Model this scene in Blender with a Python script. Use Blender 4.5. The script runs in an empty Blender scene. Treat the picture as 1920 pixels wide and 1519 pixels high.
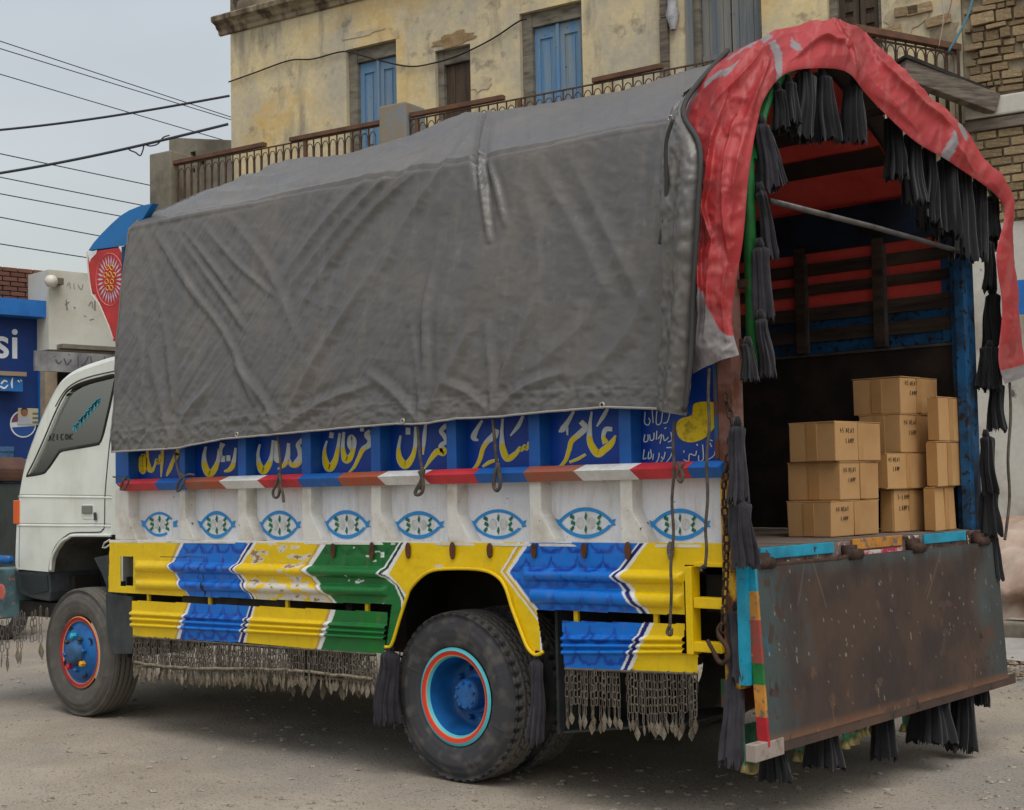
import bpy, math, random
import numpy as np
from mathutils import Vector, Matrix, Euler
from mathutils.geometry import tessellate_polygon

random.seed(7)
rng = np.random.default_rng(7)
SC = bpy.context.scene
COL = SC.collection

# ------------------------------------------------------------------ camera
CAM = np.array([3.499, -5.044, 1.449])
FPX = 2665.4                      # focal length in pixels of a 1920 wide picture
YAW, PITCH, ROLL = -.7232, .0579, -.0196
_cy, _sy, _cp, _sp = math.cos(YAW), math.sin(YAW), math.cos(PITCH), math.sin(PITCH)
FW = np.array([_sy*_cp, _cy*_cp, _sp]); _r = np.array([_cy, -_sy, 0.]); _u = np.cross(_r, FW)
RT = math.cos(ROLL)*_r + math.sin(ROLL)*_u
UP = -math.sin(ROLL)*_r + math.cos(ROLL)*_u
cd = bpy.data.cameras.new('camera'); cam = bpy.data.objects.new('camera', cd); COL.objects.link(cam)
cd.sensor_width = 36; cd.lens = FPX/1920*36; cd.clip_end = 2000; cd.clip_start = .05
m = Matrix.Identity(4)
for i in range(3):
    m[i][0], m[i][1], m[i][2], m[i][3] = RT[i], UP[i], -FW[i], CAM[i]
cam.matrix_world = m
SC.camera = cam

# ------------------------------------------------------------------ world, sun, exposure
W = bpy.data.worlds.new('World'); SC.world = W; W.use_nodes = True
nt = W.node_tree; nt.nodes.clear()
SUN_EL, SUN_ROT = math.radians(64), math.radians(122)
sky = nt.nodes.new('ShaderNodeTexSky'); sky.sky_type = 'NISHITA'; sky.sun_disc = False
sky.sun_elevation = SUN_EL; sky.sun_rotation = SUN_ROT
sky.air_density = 1.6; sky.dust_density = 3.5; sky.ozone_density = 1.0; sky.altitude = 50
hs = nt.nodes.new('ShaderNodeHueSaturation'); hs.inputs['Saturation'].default_value = .36
bgn = nt.nodes.new('ShaderNodeBackground'); bgn.inputs['Strength'].default_value = .14
out = nt.nodes.new('ShaderNodeOutputWorld')
nt.links.new(sky.outputs[0], hs.inputs['Color']); wtc = nt.nodes.new('ShaderNodeTexCoord'); wno = nt.nodes.new('ShaderNodeTexNoise'); wno.inputs['Scale'].default_value = 3.2; wno.inputs['Detail'].default_value = 5
wmp = nt.nodes.new('ShaderNodeMapping'); wmp.inputs['Scale'].default_value = (1, 1, 2.6); wmr = nt.nodes.new('ShaderNodeMapRange'); wmr.inputs['From Min'].default_value = .3; wmr.inputs['From Max'].default_value = .7
wmr.inputs['To Min'].default_value = .93; wmr.inputs['To Max'].default_value = 1.07; wml = nt.nodes.new('ShaderNodeVectorMath'); wml.operation = 'SCALE'
nt.links.new(wtc.outputs['Generated'], wmp.inputs[0]); nt.links.new(wmp.outputs[0], wno.inputs['Vector']); nt.links.new(wno.outputs['Fac'], wmr.inputs['Value'])
nt.links.new(hs.outputs[0], wml.inputs[0]); nt.links.new(wmr.outputs[0], wml.inputs['Scale']); nt.links.new(wml.outputs[0], bgn.inputs[0]); nt.links.new(bgn.outputs[0], out.inputs[0])
sl = bpy.data.lights.new('sun', 'SUN'); sl.energy = 1.0; sl.angle = math.radians(40); sl.color = (1, .97, .92)
so = bpy.data.objects.new('sun', sl); COL.objects.link(so)
# sun_rotation is measured clockwise from +Y in the sky texture
sd = Vector((math.sin(SUN_ROT)*math.cos(SUN_EL), math.cos(SUN_ROT)*math.cos(SUN_EL), math.sin(SUN_EL)))
so.rotation_euler = sd.to_track_quat('Z', 'Y').to_euler()
SC.view_settings.view_transform = 'Standard'
try: SC.view_settings.look = 'None'
except Exception: pass
SC.view_settings.exposure = 0.16; SC.view_settings.gamma = 1
SC.view_settings.use_curve_mapping = False
SC.cycles.max_bounces = 6; SC.cycles.use_denoising = True

# ------------------------------------------------------------------ surveying: photo pixel -> point of a known plane
def ray(px, py):
    return FW + RT*(px-960)/FPX - UP*(py-759.5)/FPX
def at(px, py, x=None, y=None, z=None):
    d = ray(px, py)
    i, v = (0, x) if x is not None else (1, y) if y is not None else (2, z)
    return CAM + d*(v-CAM[i])/d[i]
def far(px, py, depth):
    return CAM + ray(px, py)*depth
def proj(P):
    v = np.asarray(P)-CAM; w = v@FW
    return 960+FPX*(v@RT)/w, 759.5-FPX*(v@UP)/w

# ------------------------------------------------------------------ mesh helpers
def tag(o, label=None, cat=None, group=None, kind=None):
    if label: o['label'] = label
    if cat: o['category'] = cat
    if group: o['group'] = group
    if kind: o['kind'] = kind
    return o
def empty(name, label=None, cat=None, group=None, parent=None, loc=(0, 0, 0), rz=0):
    o = bpy.data.objects.new(name, None); COL.objects.link(o); o.empty_display_size = .1
    o.location = loc; o.rotation_euler = (0, 0, rz)
    if parent: o.parent = parent
    return tag(o, label, cat, group)
def link(name, me, parent=None, loc=None, rot=None, scale=None):
    o = bpy.data.objects.new(name, me); COL.objects.link(o)
    if parent: o.parent = parent
    if loc is not None: o.location = loc
    if rot is not None: o.rotation_euler = rot
    if scale is not None: o.scale = scale
    return o
def rawmesh(name, V, Fq, mt, smooth=False):
    me = bpy.data.meshes.new(name); me.from_pydata([tuple(map(float, v)) for v in V], [], [tuple(map(int, f)) for f in Fq])
    if mt: me.materials.append(mt)
    if smooth: me.polygons.foreach_set('use_smooth', [True]*len(me.polygons))
    me.update(); return me
class MB:
    def __init__(s): s.v = []; s.f = []
    def add(s, vs, fs):
        n = len(s.v); s.v += [tuple(map(float, v)) for v in vs]; s.f += [tuple(n+i for i in f) for f in fs]; return s
    def hexa(s, c):
        return s.add(c, [(0, 3, 2, 1), (4, 5, 6, 7), (0, 1, 5, 4), (1, 2, 6, 5), (2, 3, 7, 6), (3, 0, 4, 7)])
    def box(s, x0, x1, y0, y1, z0, z1):
        x0, x1 = min(x0, x1), max(x0, x1); y0, y1 = min(y0, y1), max(y0, y1); z0, z1 = min(z0, z1), max(z0, z1)
        return s.hexa([(x0, y0, z0), (x1, y0, z0), (x1, y1, z0), (x0, y1, z0), (x0, y0, z1), (x1, y0, z1), (x1, y1, z1), (x0, y1, z1)])
    def beam(s, p, q, w, h, up=(0, 0, 1)):
        p, q = Vector(p), Vector(q); d = (q-p).normalized(); sd = d.cross(Vector(up)).normalized(); u = sd.cross(d)
        c = []
        for e in (p, q):
            for a, b in ((-1, -1), (1, -1), (1, 1), (-1, 1)): c.append(e+sd*a*w/2+u*b*h/2)
        return s.hexa([c[i] for i in (0, 1, 2, 3, 4, 5, 6, 7)])
    def tube(s, pts, r, n=6, closed=False):
        P = [Vector(p) for p in pts]; k = len(P)
        rr = r if isinstance(r, (list, tuple)) else [r]*k
        base = len(s.v); prev = None; vs = []
        for i in range(k):
            if closed: t = P[(i+1) % k]-P[i-1]
            else: t = P[min(i+1, k-1)]-P[max(i-1, 0)]
            if t.length < 1e-9: t = Vector((0, 0, 1))
            t.normalize()
            if prev is None:
                a = Vector((0, 0, 1)) if abs(t.z) < .9 else Vector((1, 0, 0))
                nrm = t.cross(a).normalized()
            else:
                nrm = (prev-t*prev.dot(t))
                nrm = nrm.normalized() if nrm.length > 1e-6 else t.orthogonal().normalized()
            prev = nrm; b = t.cross(nrm)
            for j in range(n):
                a = 2*math.pi*j/n; vs.append(P[i]+(nrm*math.cos(a)+b*math.sin(a))*rr[i])
        fs = []
        for i in range(k if closed else k-1):
            i2 = (i+1) % k
            for j in range(n): fs.append((i*n+j, i*n+(j+1) % n, i2*n+(j+1) % n, i2*n+j))
        if not closed: fs += [tuple(range(n))[::-1], tuple((k-1)*n+j for j in range(n))]
        return s.add(vs, fs)
    def prism(s, loops, off):
        """loops: list of 3d loops (outer, holes...) in one plane, extruded by off"""
        L = [[Vector(p) for p in l] for l in loops]; off = Vector(off)
        tris = tessellate_polygon(L); flat = [p for l in L for p in l]; n = len(flat)
        vs = flat+[p+off for p in flat]
        fs = [tuple(t) for t in tris]+[tuple(i+n for i in t[::-1]) for t in tris]
        b = 0
        for l in L:
            k = len(l)
            for i in range(k): fs.append((b+i, b+(i+1) % k, b+n+(i+1) % k, b+n+i))
            b += k
        return s.add(vs, fs)
    def lathe(s, prof, c, n=32, axis='y', a0=0., cap=False):
        """prof: (r, h) along axis from centre c"""
        vs = []; k = len(prof)
        for r, h in prof:
            for j in range(n):
                a = a0+2*math.pi*j/n; x, y = r*math.cos(a), r*math.sin(a)
                vs.append((c[0]+x, c[1]+h, c[2]+y) if axis == 'y' else (c[0]+x, c[1]+y, c[2]+h) if axis == 'z' else (c[0]+h, c[1]+x, c[2]+y))
        fs = [(i*n+j, i*n+(j+1) % n, (i+1)*n+(j+1) % n, (i+1)*n+j) for i in range(k-1) for j in range(n)]
        if cap: fs += [tuple(range(n))[::-1], tuple((k-1)*n+j for j in range(n))]
        return s.add(vs, fs)
    def build(s, name, mt, parent=None, smooth=False, bevel=0, loc=None, rot=None):
        me = rawmesh(name, s.v, s.f, mt, smooth)
        import bmesh
        bm = bmesh.new(); bm.from_mesh(me); bmesh.ops.recalc_face_normals(bm, faces=bm.faces)
        if bevel: bmesh.ops.bevel(bm, geom=[e for e in bm.edges if len(e.link_faces) == 2 and e.calc_face_angle(0) > .5], offset=bevel, segments=2, affect='EDGES', profile=.6)
        bm.to_mesh(me); bm.free()
        return link(name, me, parent, loc, rot)
def sheet(name, P, mt, parent=None, col=None, keep=None, smooth=True, flip=False):
    """a dense surface from an array of points [nu, nv, 3]; col = paint per point; keep = mask of quads"""
    nu, nv = P.shape[:2]
    idx = np.arange(nu*nv).reshape(nu, nv)
    q = np.stack([idx[:-1, :-1], idx[1:, :-1], idx[1:, 1:], idx[:-1, 1:]], -1)
    q = q[keep] if keep is not None else q.reshape(-1, 4)
    if flip: q = q[:, ::-1]
    me = bpy.data.meshes.new(name)
    used = np.unique(q); remap = np.full(nu*nv, -1); remap[used] = np.arange(len(used)); q = remap[q]
    V = P.reshape(-1, 3)[used]
    me.vertices.add(len(V)); me.vertices.foreach_set('co', V.astype(np.float32).ravel())
    me.loops.add(q.size); me.loops.foreach_set('vertex_index', q.astype(np.int32).ravel())
    me.polygons.add(len(q)); me.polygons.foreach_set('loop_start', np.arange(0, q.size, 4, dtype=np.int32))
    me.polygons.foreach_set('loop_total', np.full(len(q), 4, dtype=np.int32))
    me.polygons.foreach_set('use_smooth', np.full(len(q), smooth))
    me.update(calc_edges=True); me.validate()
    if col is not None:
        a = me.color_attributes.new('Col', 'FLOAT_COLOR', 'POINT')
        c = np.ones((len(V), 4), np.float32); c[:, :3] = col.reshape(-1, 3)[used]; a.data.foreach_set('color', c.ravel())
    me.materials.append(mt)
    return link(name, me, parent)
def crv(pts, n, closed=False):
    """Catmull-Rom through points, n samples"""
    P = np.array(pts, float); k = len(P)
    t = np.linspace(0, k if closed else k-1, n, endpoint=not closed)
    i = np.minimum(t.astype(int), (k if closed else k-1)-1); f = (t-i)[:, None]
    g = (lambda j: P[j % k]) if closed else (lambda j: P[np.clip(j, 0, k-1)])
    a, b, c, d = g(i-1), g(i), g(i+1), g(i+2)
    return .5*(2*b+(c-a)*f+(2*a-5*b+4*c-d)*f**2+(3*b-a-3*c+d)*f**3)
# value noise in numpy
_perm = rng.random((64, 64, 64))
def vnoise(x, y, z=0.):
    x, y, z = np.broadcast_arrays(np.asarray(x, float), np.asarray(y, float), np.asarray(z, float))
    xi, yi, zi = np.floor(x).astype(int), np.floor(y).astype(int), np.floor(z).astype(int)
    u, v, w = x-xi, y-yi, z-zi; u = u*u*(3-2*u); v = v*v*(3-2*v); w = w*w*(3-2*w)
    g = lambda a, b, c: _perm[(xi+a) & 63, (yi+b) & 63, (zi+c) & 63]
    l = lambda a, b, t: a+(b-a)*t
    return l(l(l(g(0, 0, 0), g(1, 0, 0), u), l(g(0, 1, 0), g(1, 1, 0), u), v), l(l(g(0, 0, 1), g(1, 0, 1), u), l(g(0, 1, 1), g(1, 1, 1), u), v), w)
def fbm(x, y, z=0., o=4):
    s = 0; a = .5
    for k in range(o): s = s+a*vnoise(np.asarray(x)*2**k+k*7.3, np.asarray(y)*2**k+k*3.1, np.asarray(z)*2**k); a *= .5
    return s/(1-.5**o)
def inpoly(x, y, poly):
    r = np.zeros(np.shape(x), bool); n = len(poly)
    for i in range(n):
        x1, y1 = poly[i]; x2, y2 = poly[(i+1) % n]
        if y1 == y2: continue
        c = ((y1 > y) != (y2 > y)) & (x < (x2-x1)*(y-y1)/(y2-y1)+x1); r ^= c
    return r

# ------------------------------------------------------------------ materials
def lin(r, g, b):
    f = lambda c: (c/255/12.92) if c <= 10 else ((c/255+.055)/1.055)**2.4
    return (f(r), f(g), f(b))
def mat(name, col=None, rough=.7, col2=None, ns=4., lo=.42, hi=.66, stretch=(1, 1, 1), bump=.0, bs=40., bst=(1, 1, 1), metal=0.,
        spot=None, ss=30., st=.66, spot2=None, ss2=9., st2=.64, rnd=0., fine=.12, spec=.35, trans=0., alpha=1., attr=False, sheen=0., sw=.04, sw2=.03, col3=None, s3=3., l3=(.5, .6), st3=(1, 1, 1)):
    M = bpy.data.materials.new(name); M.use_nodes = True; N = M.node_tree.nodes; L = M.node_tree.links
    b = N['Principled BSDF']; tc = N.new('ShaderNodeTexCoord')
    def noise(sc, st=(1, 1, 1), det=6, w=0):
        mp = N.new('ShaderNodeMapping'); mp.inputs['Scale'].default_value = st; mp.inputs['Location'].default_value = (w, w*.7, w*1.3)
        L.new(tc.outputs['Object'], mp.inputs[0]); n = N.new('ShaderNodeTexNoise'); n.inputs['Scale'].default_value = sc
        n.inputs['Detail'].default_value = det; n.inputs['Roughness'].default_value = .62; L.new(mp.outputs[0], n.inputs['Vector']); return n.outputs['Fac']
    def ramp(f, a, c):
        r = N.new('ShaderNodeMapRange'); r.inputs['From Min'].default_value = a; r.inputs['From Max'].default_value = c; L.new(f, r.inputs['Value']); return r.outputs[0]
    def mix(f, a, c):
        x = N.new('ShaderNodeMix'); x.data_type = 'RGBA'
        for sk, v in ((x.inputs[0], f), (x.inputs[6], a), (x.inputs[7], c)):
            if isinstance(v, (tuple, list)): sk.default_value = (*v, 1)
            elif isinstance(v, float): sk.default_value = v
            else: L.new(v, sk)
        return x.outputs[2]
    if attr:
        an = N.new('ShaderNodeAttribute'); an.attribute_name = 'Col'; c = an.outputs['Color']
    else: c = tuple(col)
    if col2: c = mix(ramp(noise(ns, stretch), lo, hi), c, tuple(col2))
    if col3: c = mix(ramp(noise(s3, st3, 7, 11.3), *l3), c, tuple(col3))
    if spot2: c = mix(ramp(noise(ss2, (1, 1, 1), 8, 3.1), st2, st2+sw2), c, tuple(spot2))
    if spot: c = mix(ramp(noise(ss, (1, 1, 1), 5, 5.7), st, st+sw), c, tuple(spot))
    if rnd or fine:
        h = N.new('ShaderNodeHueSaturation'); mm = N.new('ShaderNodeMath'); mm.operation = 'MULTIPLY_ADD'
        L.new(noise(bs*2.3, (1, 1, 1), 4, 9), mm.inputs[0]); mm.inputs[1].default_value = fine*2; mm.inputs[2].default_value = 1-fine
        v = mm.outputs[0]
        if rnd:
            oi = N.new('ShaderNodeObjectInfo'); m2 = N.new('ShaderNodeMath'); m2.operation = 'MULTIPLY_ADD'
            L.new(oi.outputs['Random'], m2.inputs[0]); m2.inputs[1].default_value = rnd*2; m2.inputs[2].default_value = 1-rnd
            m3 = N.new('ShaderNodeMath'); m3.operation = 'MULTIPLY'; L.new(v, m3.inputs[0]); L.new(m2.outputs[0], m3.inputs[1]); v = m3.outputs[0]
        L.new(v, h.inputs['Value'])
        if isinstance(c, tuple): h.inputs['Color'].default_value = (*c, 1)
        else: L.new(c, h.inputs['Color'])
        c = h.outputs[0]
    if isinstance(c, tuple): b.inputs['Base Color'].default_value = (*c, 1)
    else: L.new(c, b.inputs['Base Color'])
    b.inputs['Roughness'].default_value = rough; b.inputs['Metallic'].default_value = metal
    b.inputs['Specular IOR Level'].default_value = spec
    if trans: b.inputs['Transmission Weight'].default_value = trans
    if sheen: b.inputs['Sheen Weight'].default_value = sheen
    if bump:
        bn = N.new('ShaderNodeBump'); bn.inputs['Strength'].default_value = bump; bn.inputs['Distance'].default_value = .01
        L.new(noise(bs, bst, 6, 1.7), bn.inputs['Height']); L.new(bn.outputs[0], b.inputs['Normal'])
    return M
RUST = lin(92, 52, 30); RUSTD = lin(55, 36, 26)
m_white = mat('white_paint', lin(226, 228, 232), .45, lin(196, 192, 184), 3, .5, .85, spot=RUST, ss=22, st=.7, bump=.06, col3=lin(150, 138, 118), s3=4, l3=(.5, 1.1), st3=(6, 6, 1))
m_whitefoot = mat('chipped_white_paint', lin(214, 212, 204), .5, lin(176, 166, 148), 6, .45, .75, spot=RUST, ss=22, st=.66, bump=.1)
m_blue = mat('blue_paint', lin(14, 66, 158), .38, lin(8, 52, 138), 3, bump=.04, spot=lin(70, 80, 110), ss=30, st=.74)
m_bluepost = mat('lighter_blue_paint', lin(26, 92, 170), .4, lin(20, 78, 150), 4, bump=.04, spot=lin(90, 110, 140), ss=26, st=.72)
m_tyre = mat('worn_shaded_tyre_rubber', None, .75, attr=True, bump=.12, bs=60, fine=.1, spot=lin(96, 90, 80), ss=9, st=.66, sw=.1)
m_art = mat('painted_sheet_metal', None, .34, attr=True, bump=.09, bs=18, fine=.1, spot=RUST, ss=38, st=.71, spot2=lin(120, 104, 76), ss2=60, st2=.68, sw2=.1, col3=lin(132, 116, 84), s3=5, l3=(.56, 1.35), st3=(5, 5, 1))
m_art2 = mat('worn_painted_wood', None, .6, attr=True, bump=.25, bs=45, bst=(1, 1, .35), fine=.1)
m_lining = mat('red_tarpaulin_lining', lin(232, 92, 82), .6, lin(212, 76, 68), 3, bump=.15, bs=20)
m_letter = mat('letter_paint', None, .5, attr=True, fine=.05)
m_letw = mat('letter_outline_paint', lin(196, 208, 208), .5)
m_yel = mat('yellow_paint', lin(228, 190, 14), .4, lin(206, 166, 16), 6, .5, .8, spot=RUST, ss=40, st=.68, bump=.06)
m_yelrust = mat('rusted_yellow_post_paint', lin(206, 160, 40), .6, RUST, 9, .45, .55, (1, 1, .35), .25, 40, spot=RUSTD, ss=50, st=.6)
m_cab = mat('cab_white_paint', lin(228, 232, 222), .28, lin(212, 215, 203), 2, bump=.02, bs=4, fine=.04, spec=.5, col3=lin(186, 178, 160), s3=3.2, l3=(.55, 1.2), st3=(3, 3, 1), spot=lin(120, 104, 84), ss=60, st=.73)
m_dkplastic = mat('dark_grey_plastic', lin(52, 58, 60), .6, lin(70, 72, 70), 8, bump=.1)
m_liner = mat('muddy_wheel_liner', lin(92, 92, 88), .9, lin(64, 62, 58), 6, spot=lin(30, 28, 26), ss=20, st=.63, bump=.3)
m_black = mat('grimy_black_steel', lin(34, 32, 30), .8, lin(54, 48, 42), 5, bump=.2)
m_rubber = mat('tyre_rubber', lin(62, 62, 65), .7, lin(92, 88, 80), 7, .5, .75, bump=.12, bs=60)
m_rubfront = mat('dusty_tyre_rubber', lin(84, 82, 78), .85, lin(106, 100, 92), 6, .4, .7, bump=.12, bs=60)
m_rimblue = mat('blue_rim_paint', lin(26, 98, 164), .4, lin(20, 72, 124), 6, bump=.05, spot=lin(50, 60, 80), ss=30, st=.7)
m_teal = mat('teal_rim_paint', lin(84, 186, 196), .45)
m_red = mat('red_rim_paint', lin(206, 60, 40), .45)
m_orange = mat('orange_rim_paint', lin(224, 140, 74), .45)
m_dred = mat('deep_red_paint', lin(176, 34, 44), .45, lin(140, 28, 36), 8)
m_chain = mat('dusty_chain_metal', lin(112, 105, 94), .6, lin(84, 76, 66), 10, metal=.35, bump=.1)
m_leaf = mat('pendant_metal', lin(138, 128, 112), .6, lin(98, 88, 74), 14, metal=.25, rnd=.15)
m_rustchain = mat('rusty_chain_iron', lin(74, 54, 42), .8, lin(48, 38, 34), 20, metal=.3)
m_rope = mat('grey_rope', lin(92, 84, 74), .95, lin(64, 58, 52), 30, bump=.5, bs=200)
m_cloth = mat('black_tassel_cloth', lin(24, 23, 26), .95, lin(15, 14, 17), 6, bump=.3, bs=90, sheen=.15, rnd=.15)
m_clothg = mat('faded_black_tassel_cloth', lin(50, 48, 53), .95, lin(34, 33, 37), 6, bump=.3, bs=90, sheen=.1, rnd=.1)
m_card = mat('cardboard', lin(182, 142, 94), .85, lin(166, 126, 80), 2.5, bump=.06, bs=60, bst=(1, 1, 6), rnd=.05, fine=.05)
m_tape = mat('brown_packing_tape', lin(170, 128, 80), .35, lin(176, 135, 87), 8, rnd=.05)
m_ink = mat('marker_ink', lin(56, 46, 38), .8)
m_green = mat('green_pole_paint', lin(34, 110, 52), .45, lin(24, 84, 42), 10, spot=lin(170, 168, 158), ss=14, st=.68, bump=.1)
m_steel = mat('grey_steel', lin(104, 100, 98), .5, lin(76, 72, 68), 9, metal=.5)
m_inblk = mat('tar_black_board', lin(30, 26, 23), .6, lin(52, 42, 33), 5, spot=lin(90, 84, 78), ss=40, st=.7, bump=.2)
m_inblue = mat('worn_blue_steel', lin(20, 80, 124), .6, lin(22, 44, 62), 6, .42, .62, spot=lin(34, 26, 22), ss=24, st=.56, bump=.15)
m_inwood = mat('dark_slat_wood', lin(66, 54, 44), .85, lin(34, 28, 24), 9, stretch=(.3, 1, 3), bump=.3)
m_tailgate = mat('worn_tailgate_board', lin(66, 52, 46), .55, lin(92, 70, 56), 3.5, .42, .75, (1, 1, .35), .25, 45, (1, 1, .4), spot=lin(170, 160, 150), ss=30, st=.735, spot2=lin(44, 36, 32), ss2=7, st2=.58)
m_tgteal = mat('worn_teal_board_edge', lin(66, 84, 84), .6, lin(84, 74, 62), 4, .45, .62, (1, 1, .5), .25, 45, spot=lin(150, 150, 145), ss=28, st=.72)
m_cyan = mat('cyan_paint', lin(28, 150, 178), .5, lin(22, 118, 146), 6, spot=RUSTD, ss=24, st=.63, bump=.12, col3=lin(90, 92, 84), s3=9, l3=(.52, .95))
m_deckor = mat('chipped_orange_paint', lin(192, 132, 48), .55, lin(150, 96, 44), 8, spot=lin(110, 96, 88), ss=24, st=.55, bump=.15)
m_beam = mat('weathered_beam', lin(124, 114, 102), .9, lin(80, 72, 64), 5, .35, .65, (.7, .7, 7), .5, 30, (.7, .7, 7))
m_wood = mat('weathered_grey_timber', lin(128, 118, 106), .9, lin(86, 76, 66), 3, .35, .65, (1, 8, 8), .5, 30, (1, 8, 8))
mat_tab = mat('brown_rubber', lin(92, 56, 34), .7, lin(60, 38, 26), 20, bump=.2)
# ------------------------------------------------------------------ ground
m_ground = mat('dusty_ground', lin(166, 156, 141), .95, lin(138, 128, 114), .8, .35, .7, bump=1., bs=48, fine=.3, spot=lin(88, 82, 74), ss=75, st=.585, sw=.05, spot2=lin(180, 168, 152), ss2=44, st2=.62, sw2=.08, col3=lin(140, 134, 126), s3=.5, l3=(.45, .6), spec=.1)
gx = np.concatenate([np.linspace(-220, -14, 16)[:-1], np.linspace(-14, 3.2, 300), np.linspace(3.2, 60, 14)[1:]])
gy = np.concatenate([np.linspace(-60, -3.2, 14)[:-1], np.linspace(-3.2, 8.5, 220), np.linspace(8.5, 260, 20)[1:]])
GX, GY = np.meshgrid(gx, gy, indexing='ij')
near_ = np.clip((GX+14)/2, 0, 1)*np.clip((3.2-GX)/.6, 0, 1)*np.clip((GY+3.2)/.6, 0, 1)*np.clip((8.5-GY)/2, 0, 1)
def gz(x, y):
    h = .035*(fbm(np.asarray(x)*.9, np.asarray(y)*.9, 1.)-.5)+.022*(fbm(np.asarray(x)*5, np.asarray(y)*5, 2.)-.5)
    for cx, cy in ((-1.43, .18), (-1.43, .48), (-4.92, .24)): h = h*(1-np.exp(-(((x-cx)/.22)**2+((y-cy)/.2)**2)))
    return h
GZ = gz(GX, GY)*near_
sheet('ground', np.stack([GX, GY, GZ], -1), m_ground)['kind'] = 'structure'
# pebbles and grit
pb = MB(); R2 = random.Random(3)
def stone(mb, x, y, z, s, sq=.6):
    vs = []; k = 5
    for j, (rr, hh) in enumerate(((.6, -.25), (1., .15), (.62, .62))):
        for i in range(k):
            a = 2*math.pi*i/k+j*.4; q = s*rr*R2.uniform(.75, 1.2); vs.append((x+q*math.cos(a), y+q*math.sin(a)*.85, z+s*hh*sq*R2.uniform(.8, 1.2)))
    fs = [tuple(range(2*k, 3*k))]+[(j*k+i, j*k+(i+1) % k, (j+1)*k+(i+1) % k, (j+1)*k+i) for j in range(2) for i in range(k)]
    mb.add(vs, fs)
for _ in range(15000):
    x, y = R2.uniform(-9, 2.6), R2.uniform(-2.6, 5.8); s = .004+.012*R2.random()**4*2.2
    d = math.hypot(x-CAM[0], y-CAM[1])
    if d > 7.5 and R2.random() < .6: continue
    stone(pb, x, y, float(gz(x, y)), s*(1.5 if R2.random() < .04 else .95))
o = pb.build('pebbles', mat('pale_pebbles', lin(164, 154, 140), .9, lin(128, 120, 110), 60, .4, .6, fine=.2)); tag(o, 'small pale pebbles and grit scattered over the dusty ground', 'pebbles', kind='stuff')
rb = MB()
for _ in range(900):
    t = R2.random(); x, y = -1.6+R2.gauss(0, 1.0)+t*1.2, 5.6+R2.gauss(0, .55)
    stone(rb, x, y, R2.uniform(0, .06), .012+.035*R2.random()**3, .8)
o = rb.build('rubble', mat('earth_rubble', lin(140, 124, 104), .95, lin(104, 92, 78), 20)); tag(o, 'loose earth and broken stones along the foot of the white wall', 'rubble', kind='stuff')

# ------------------------------------------------------------------ old building
E1 = np.array([.988, .151, 0]); E1 /= np.linalg.norm(E1); NO = np.array([E1[1], -E1[0], 0])
PB = far(1035, 100, 17.2); PB = np.array([PB[0], PB[1], 0.])
AB = math.atan2(E1[1], E1[0])
def bl(px, py, yl=0.):
    """photo pixel -> (u, z) on the facade plane pushed yl metres into the building"""
    d = ray(px, py); t = ((PB-NO*yl-CAM)@NO)/(d@NO); q = CAM+d*t; return float((q-PB)@E1), float(q[2])
bld = empty('old_building', 'old two storey building with stained yellow plaster, faded blue shutters and a crumbling brick end', 'building', loc=tuple(PB), rz=AB)
m_plas = mat('stained_yellow_plaster', lin(216, 197, 152), .9, lin(182, 173, 152), 1.1, .38, .6, (1, 1, .8), .7, 7, fine=.2, spot2=lin(206, 172, 108), ss2=.8, st2=.54, sw2=.14, spot=lin(118, 112, 102), ss=3.0, st=.58, sw=.16, col3=lin(132, 126, 114), s3=1.5, l3=(.54, .74), st3=(2.2, 2.2, .45), spec=.1)
m_plasg = mat('grey_weathered_plaster', lin(150, 138, 116), .95, lin(108, 98, 84), 1.5, .4, .6, bump=.5, bs=10, spot=lin(78, 70, 60), ss=3, st=.6, spec=.1)
m_plasw = mat('peeling_white_plaster', lin(196, 192, 182), .9, lin(160, 152, 138), 1.2, .45, .65, bump=.3, bs=9, spot=lin(104, 98, 90), ss=3.4, st=.64, spot2=lin(140, 122, 100), ss2=1.4, st2=.66, spec=.1)
m_brk = mat('old_tan_brick', lin(160, 138, 106), .95, lin(126, 108, 84), 5, bump=.8, bs=20, rnd=.3, spot=lin(176, 166, 144), ss=6, st=.56, sw=.1, spec=.1)
m_mort = mat('crumbling_mortar', lin(170, 158, 134), .95, lin(112, 102, 86), 4, bump=.6, bs=16, spec=.1)
m_shut = mat('faded_blue_shutter', lin(92, 134, 172), .8, lin(128, 142, 150), 1.6, .36, .62, (8, 8, .6), .35, 16, (5, 5, .5), spot=lin(60, 72, 84), ss=9, st=.66)
m_shutb = mat('brown_shutter', lin(84, 70, 58), .9, lin(60, 50, 42), 3, stretch=(6, 6, .5), bump=.4, bs=20)
m_shutg = mat('grey_blue_planks', lin(128, 126, 118), .9, lin(104, 110, 116), 2, .4, .6, (6, 6, .4), .35, 20, (6, 6, .4), spot=lin(70, 90, 110), ss=5, st=.68)
m_frame = mat('old_door_frame', lin(128, 122, 108), .9, lin(90, 84, 74), 4, stretch=(1, 1, 4), bump=.35)
m_rail = mat('rusty_rail_wood', lin(108, 76, 56), .85, lin(84, 62, 50), 6, bump=.4)
m_iron = mat('rusty_baluster_iron', lin(88, 66, 50), .8, lin(60, 50, 42), 12)
m_conc = mat('weathered_concrete', lin(132, 126, 112), .95, lin(100, 94, 82), 2.4, bump=.4, bs=14, spec=.1)
uL = bl(432, 63)[0]; zC = bl(433, 63)[1]
openings = []
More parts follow.
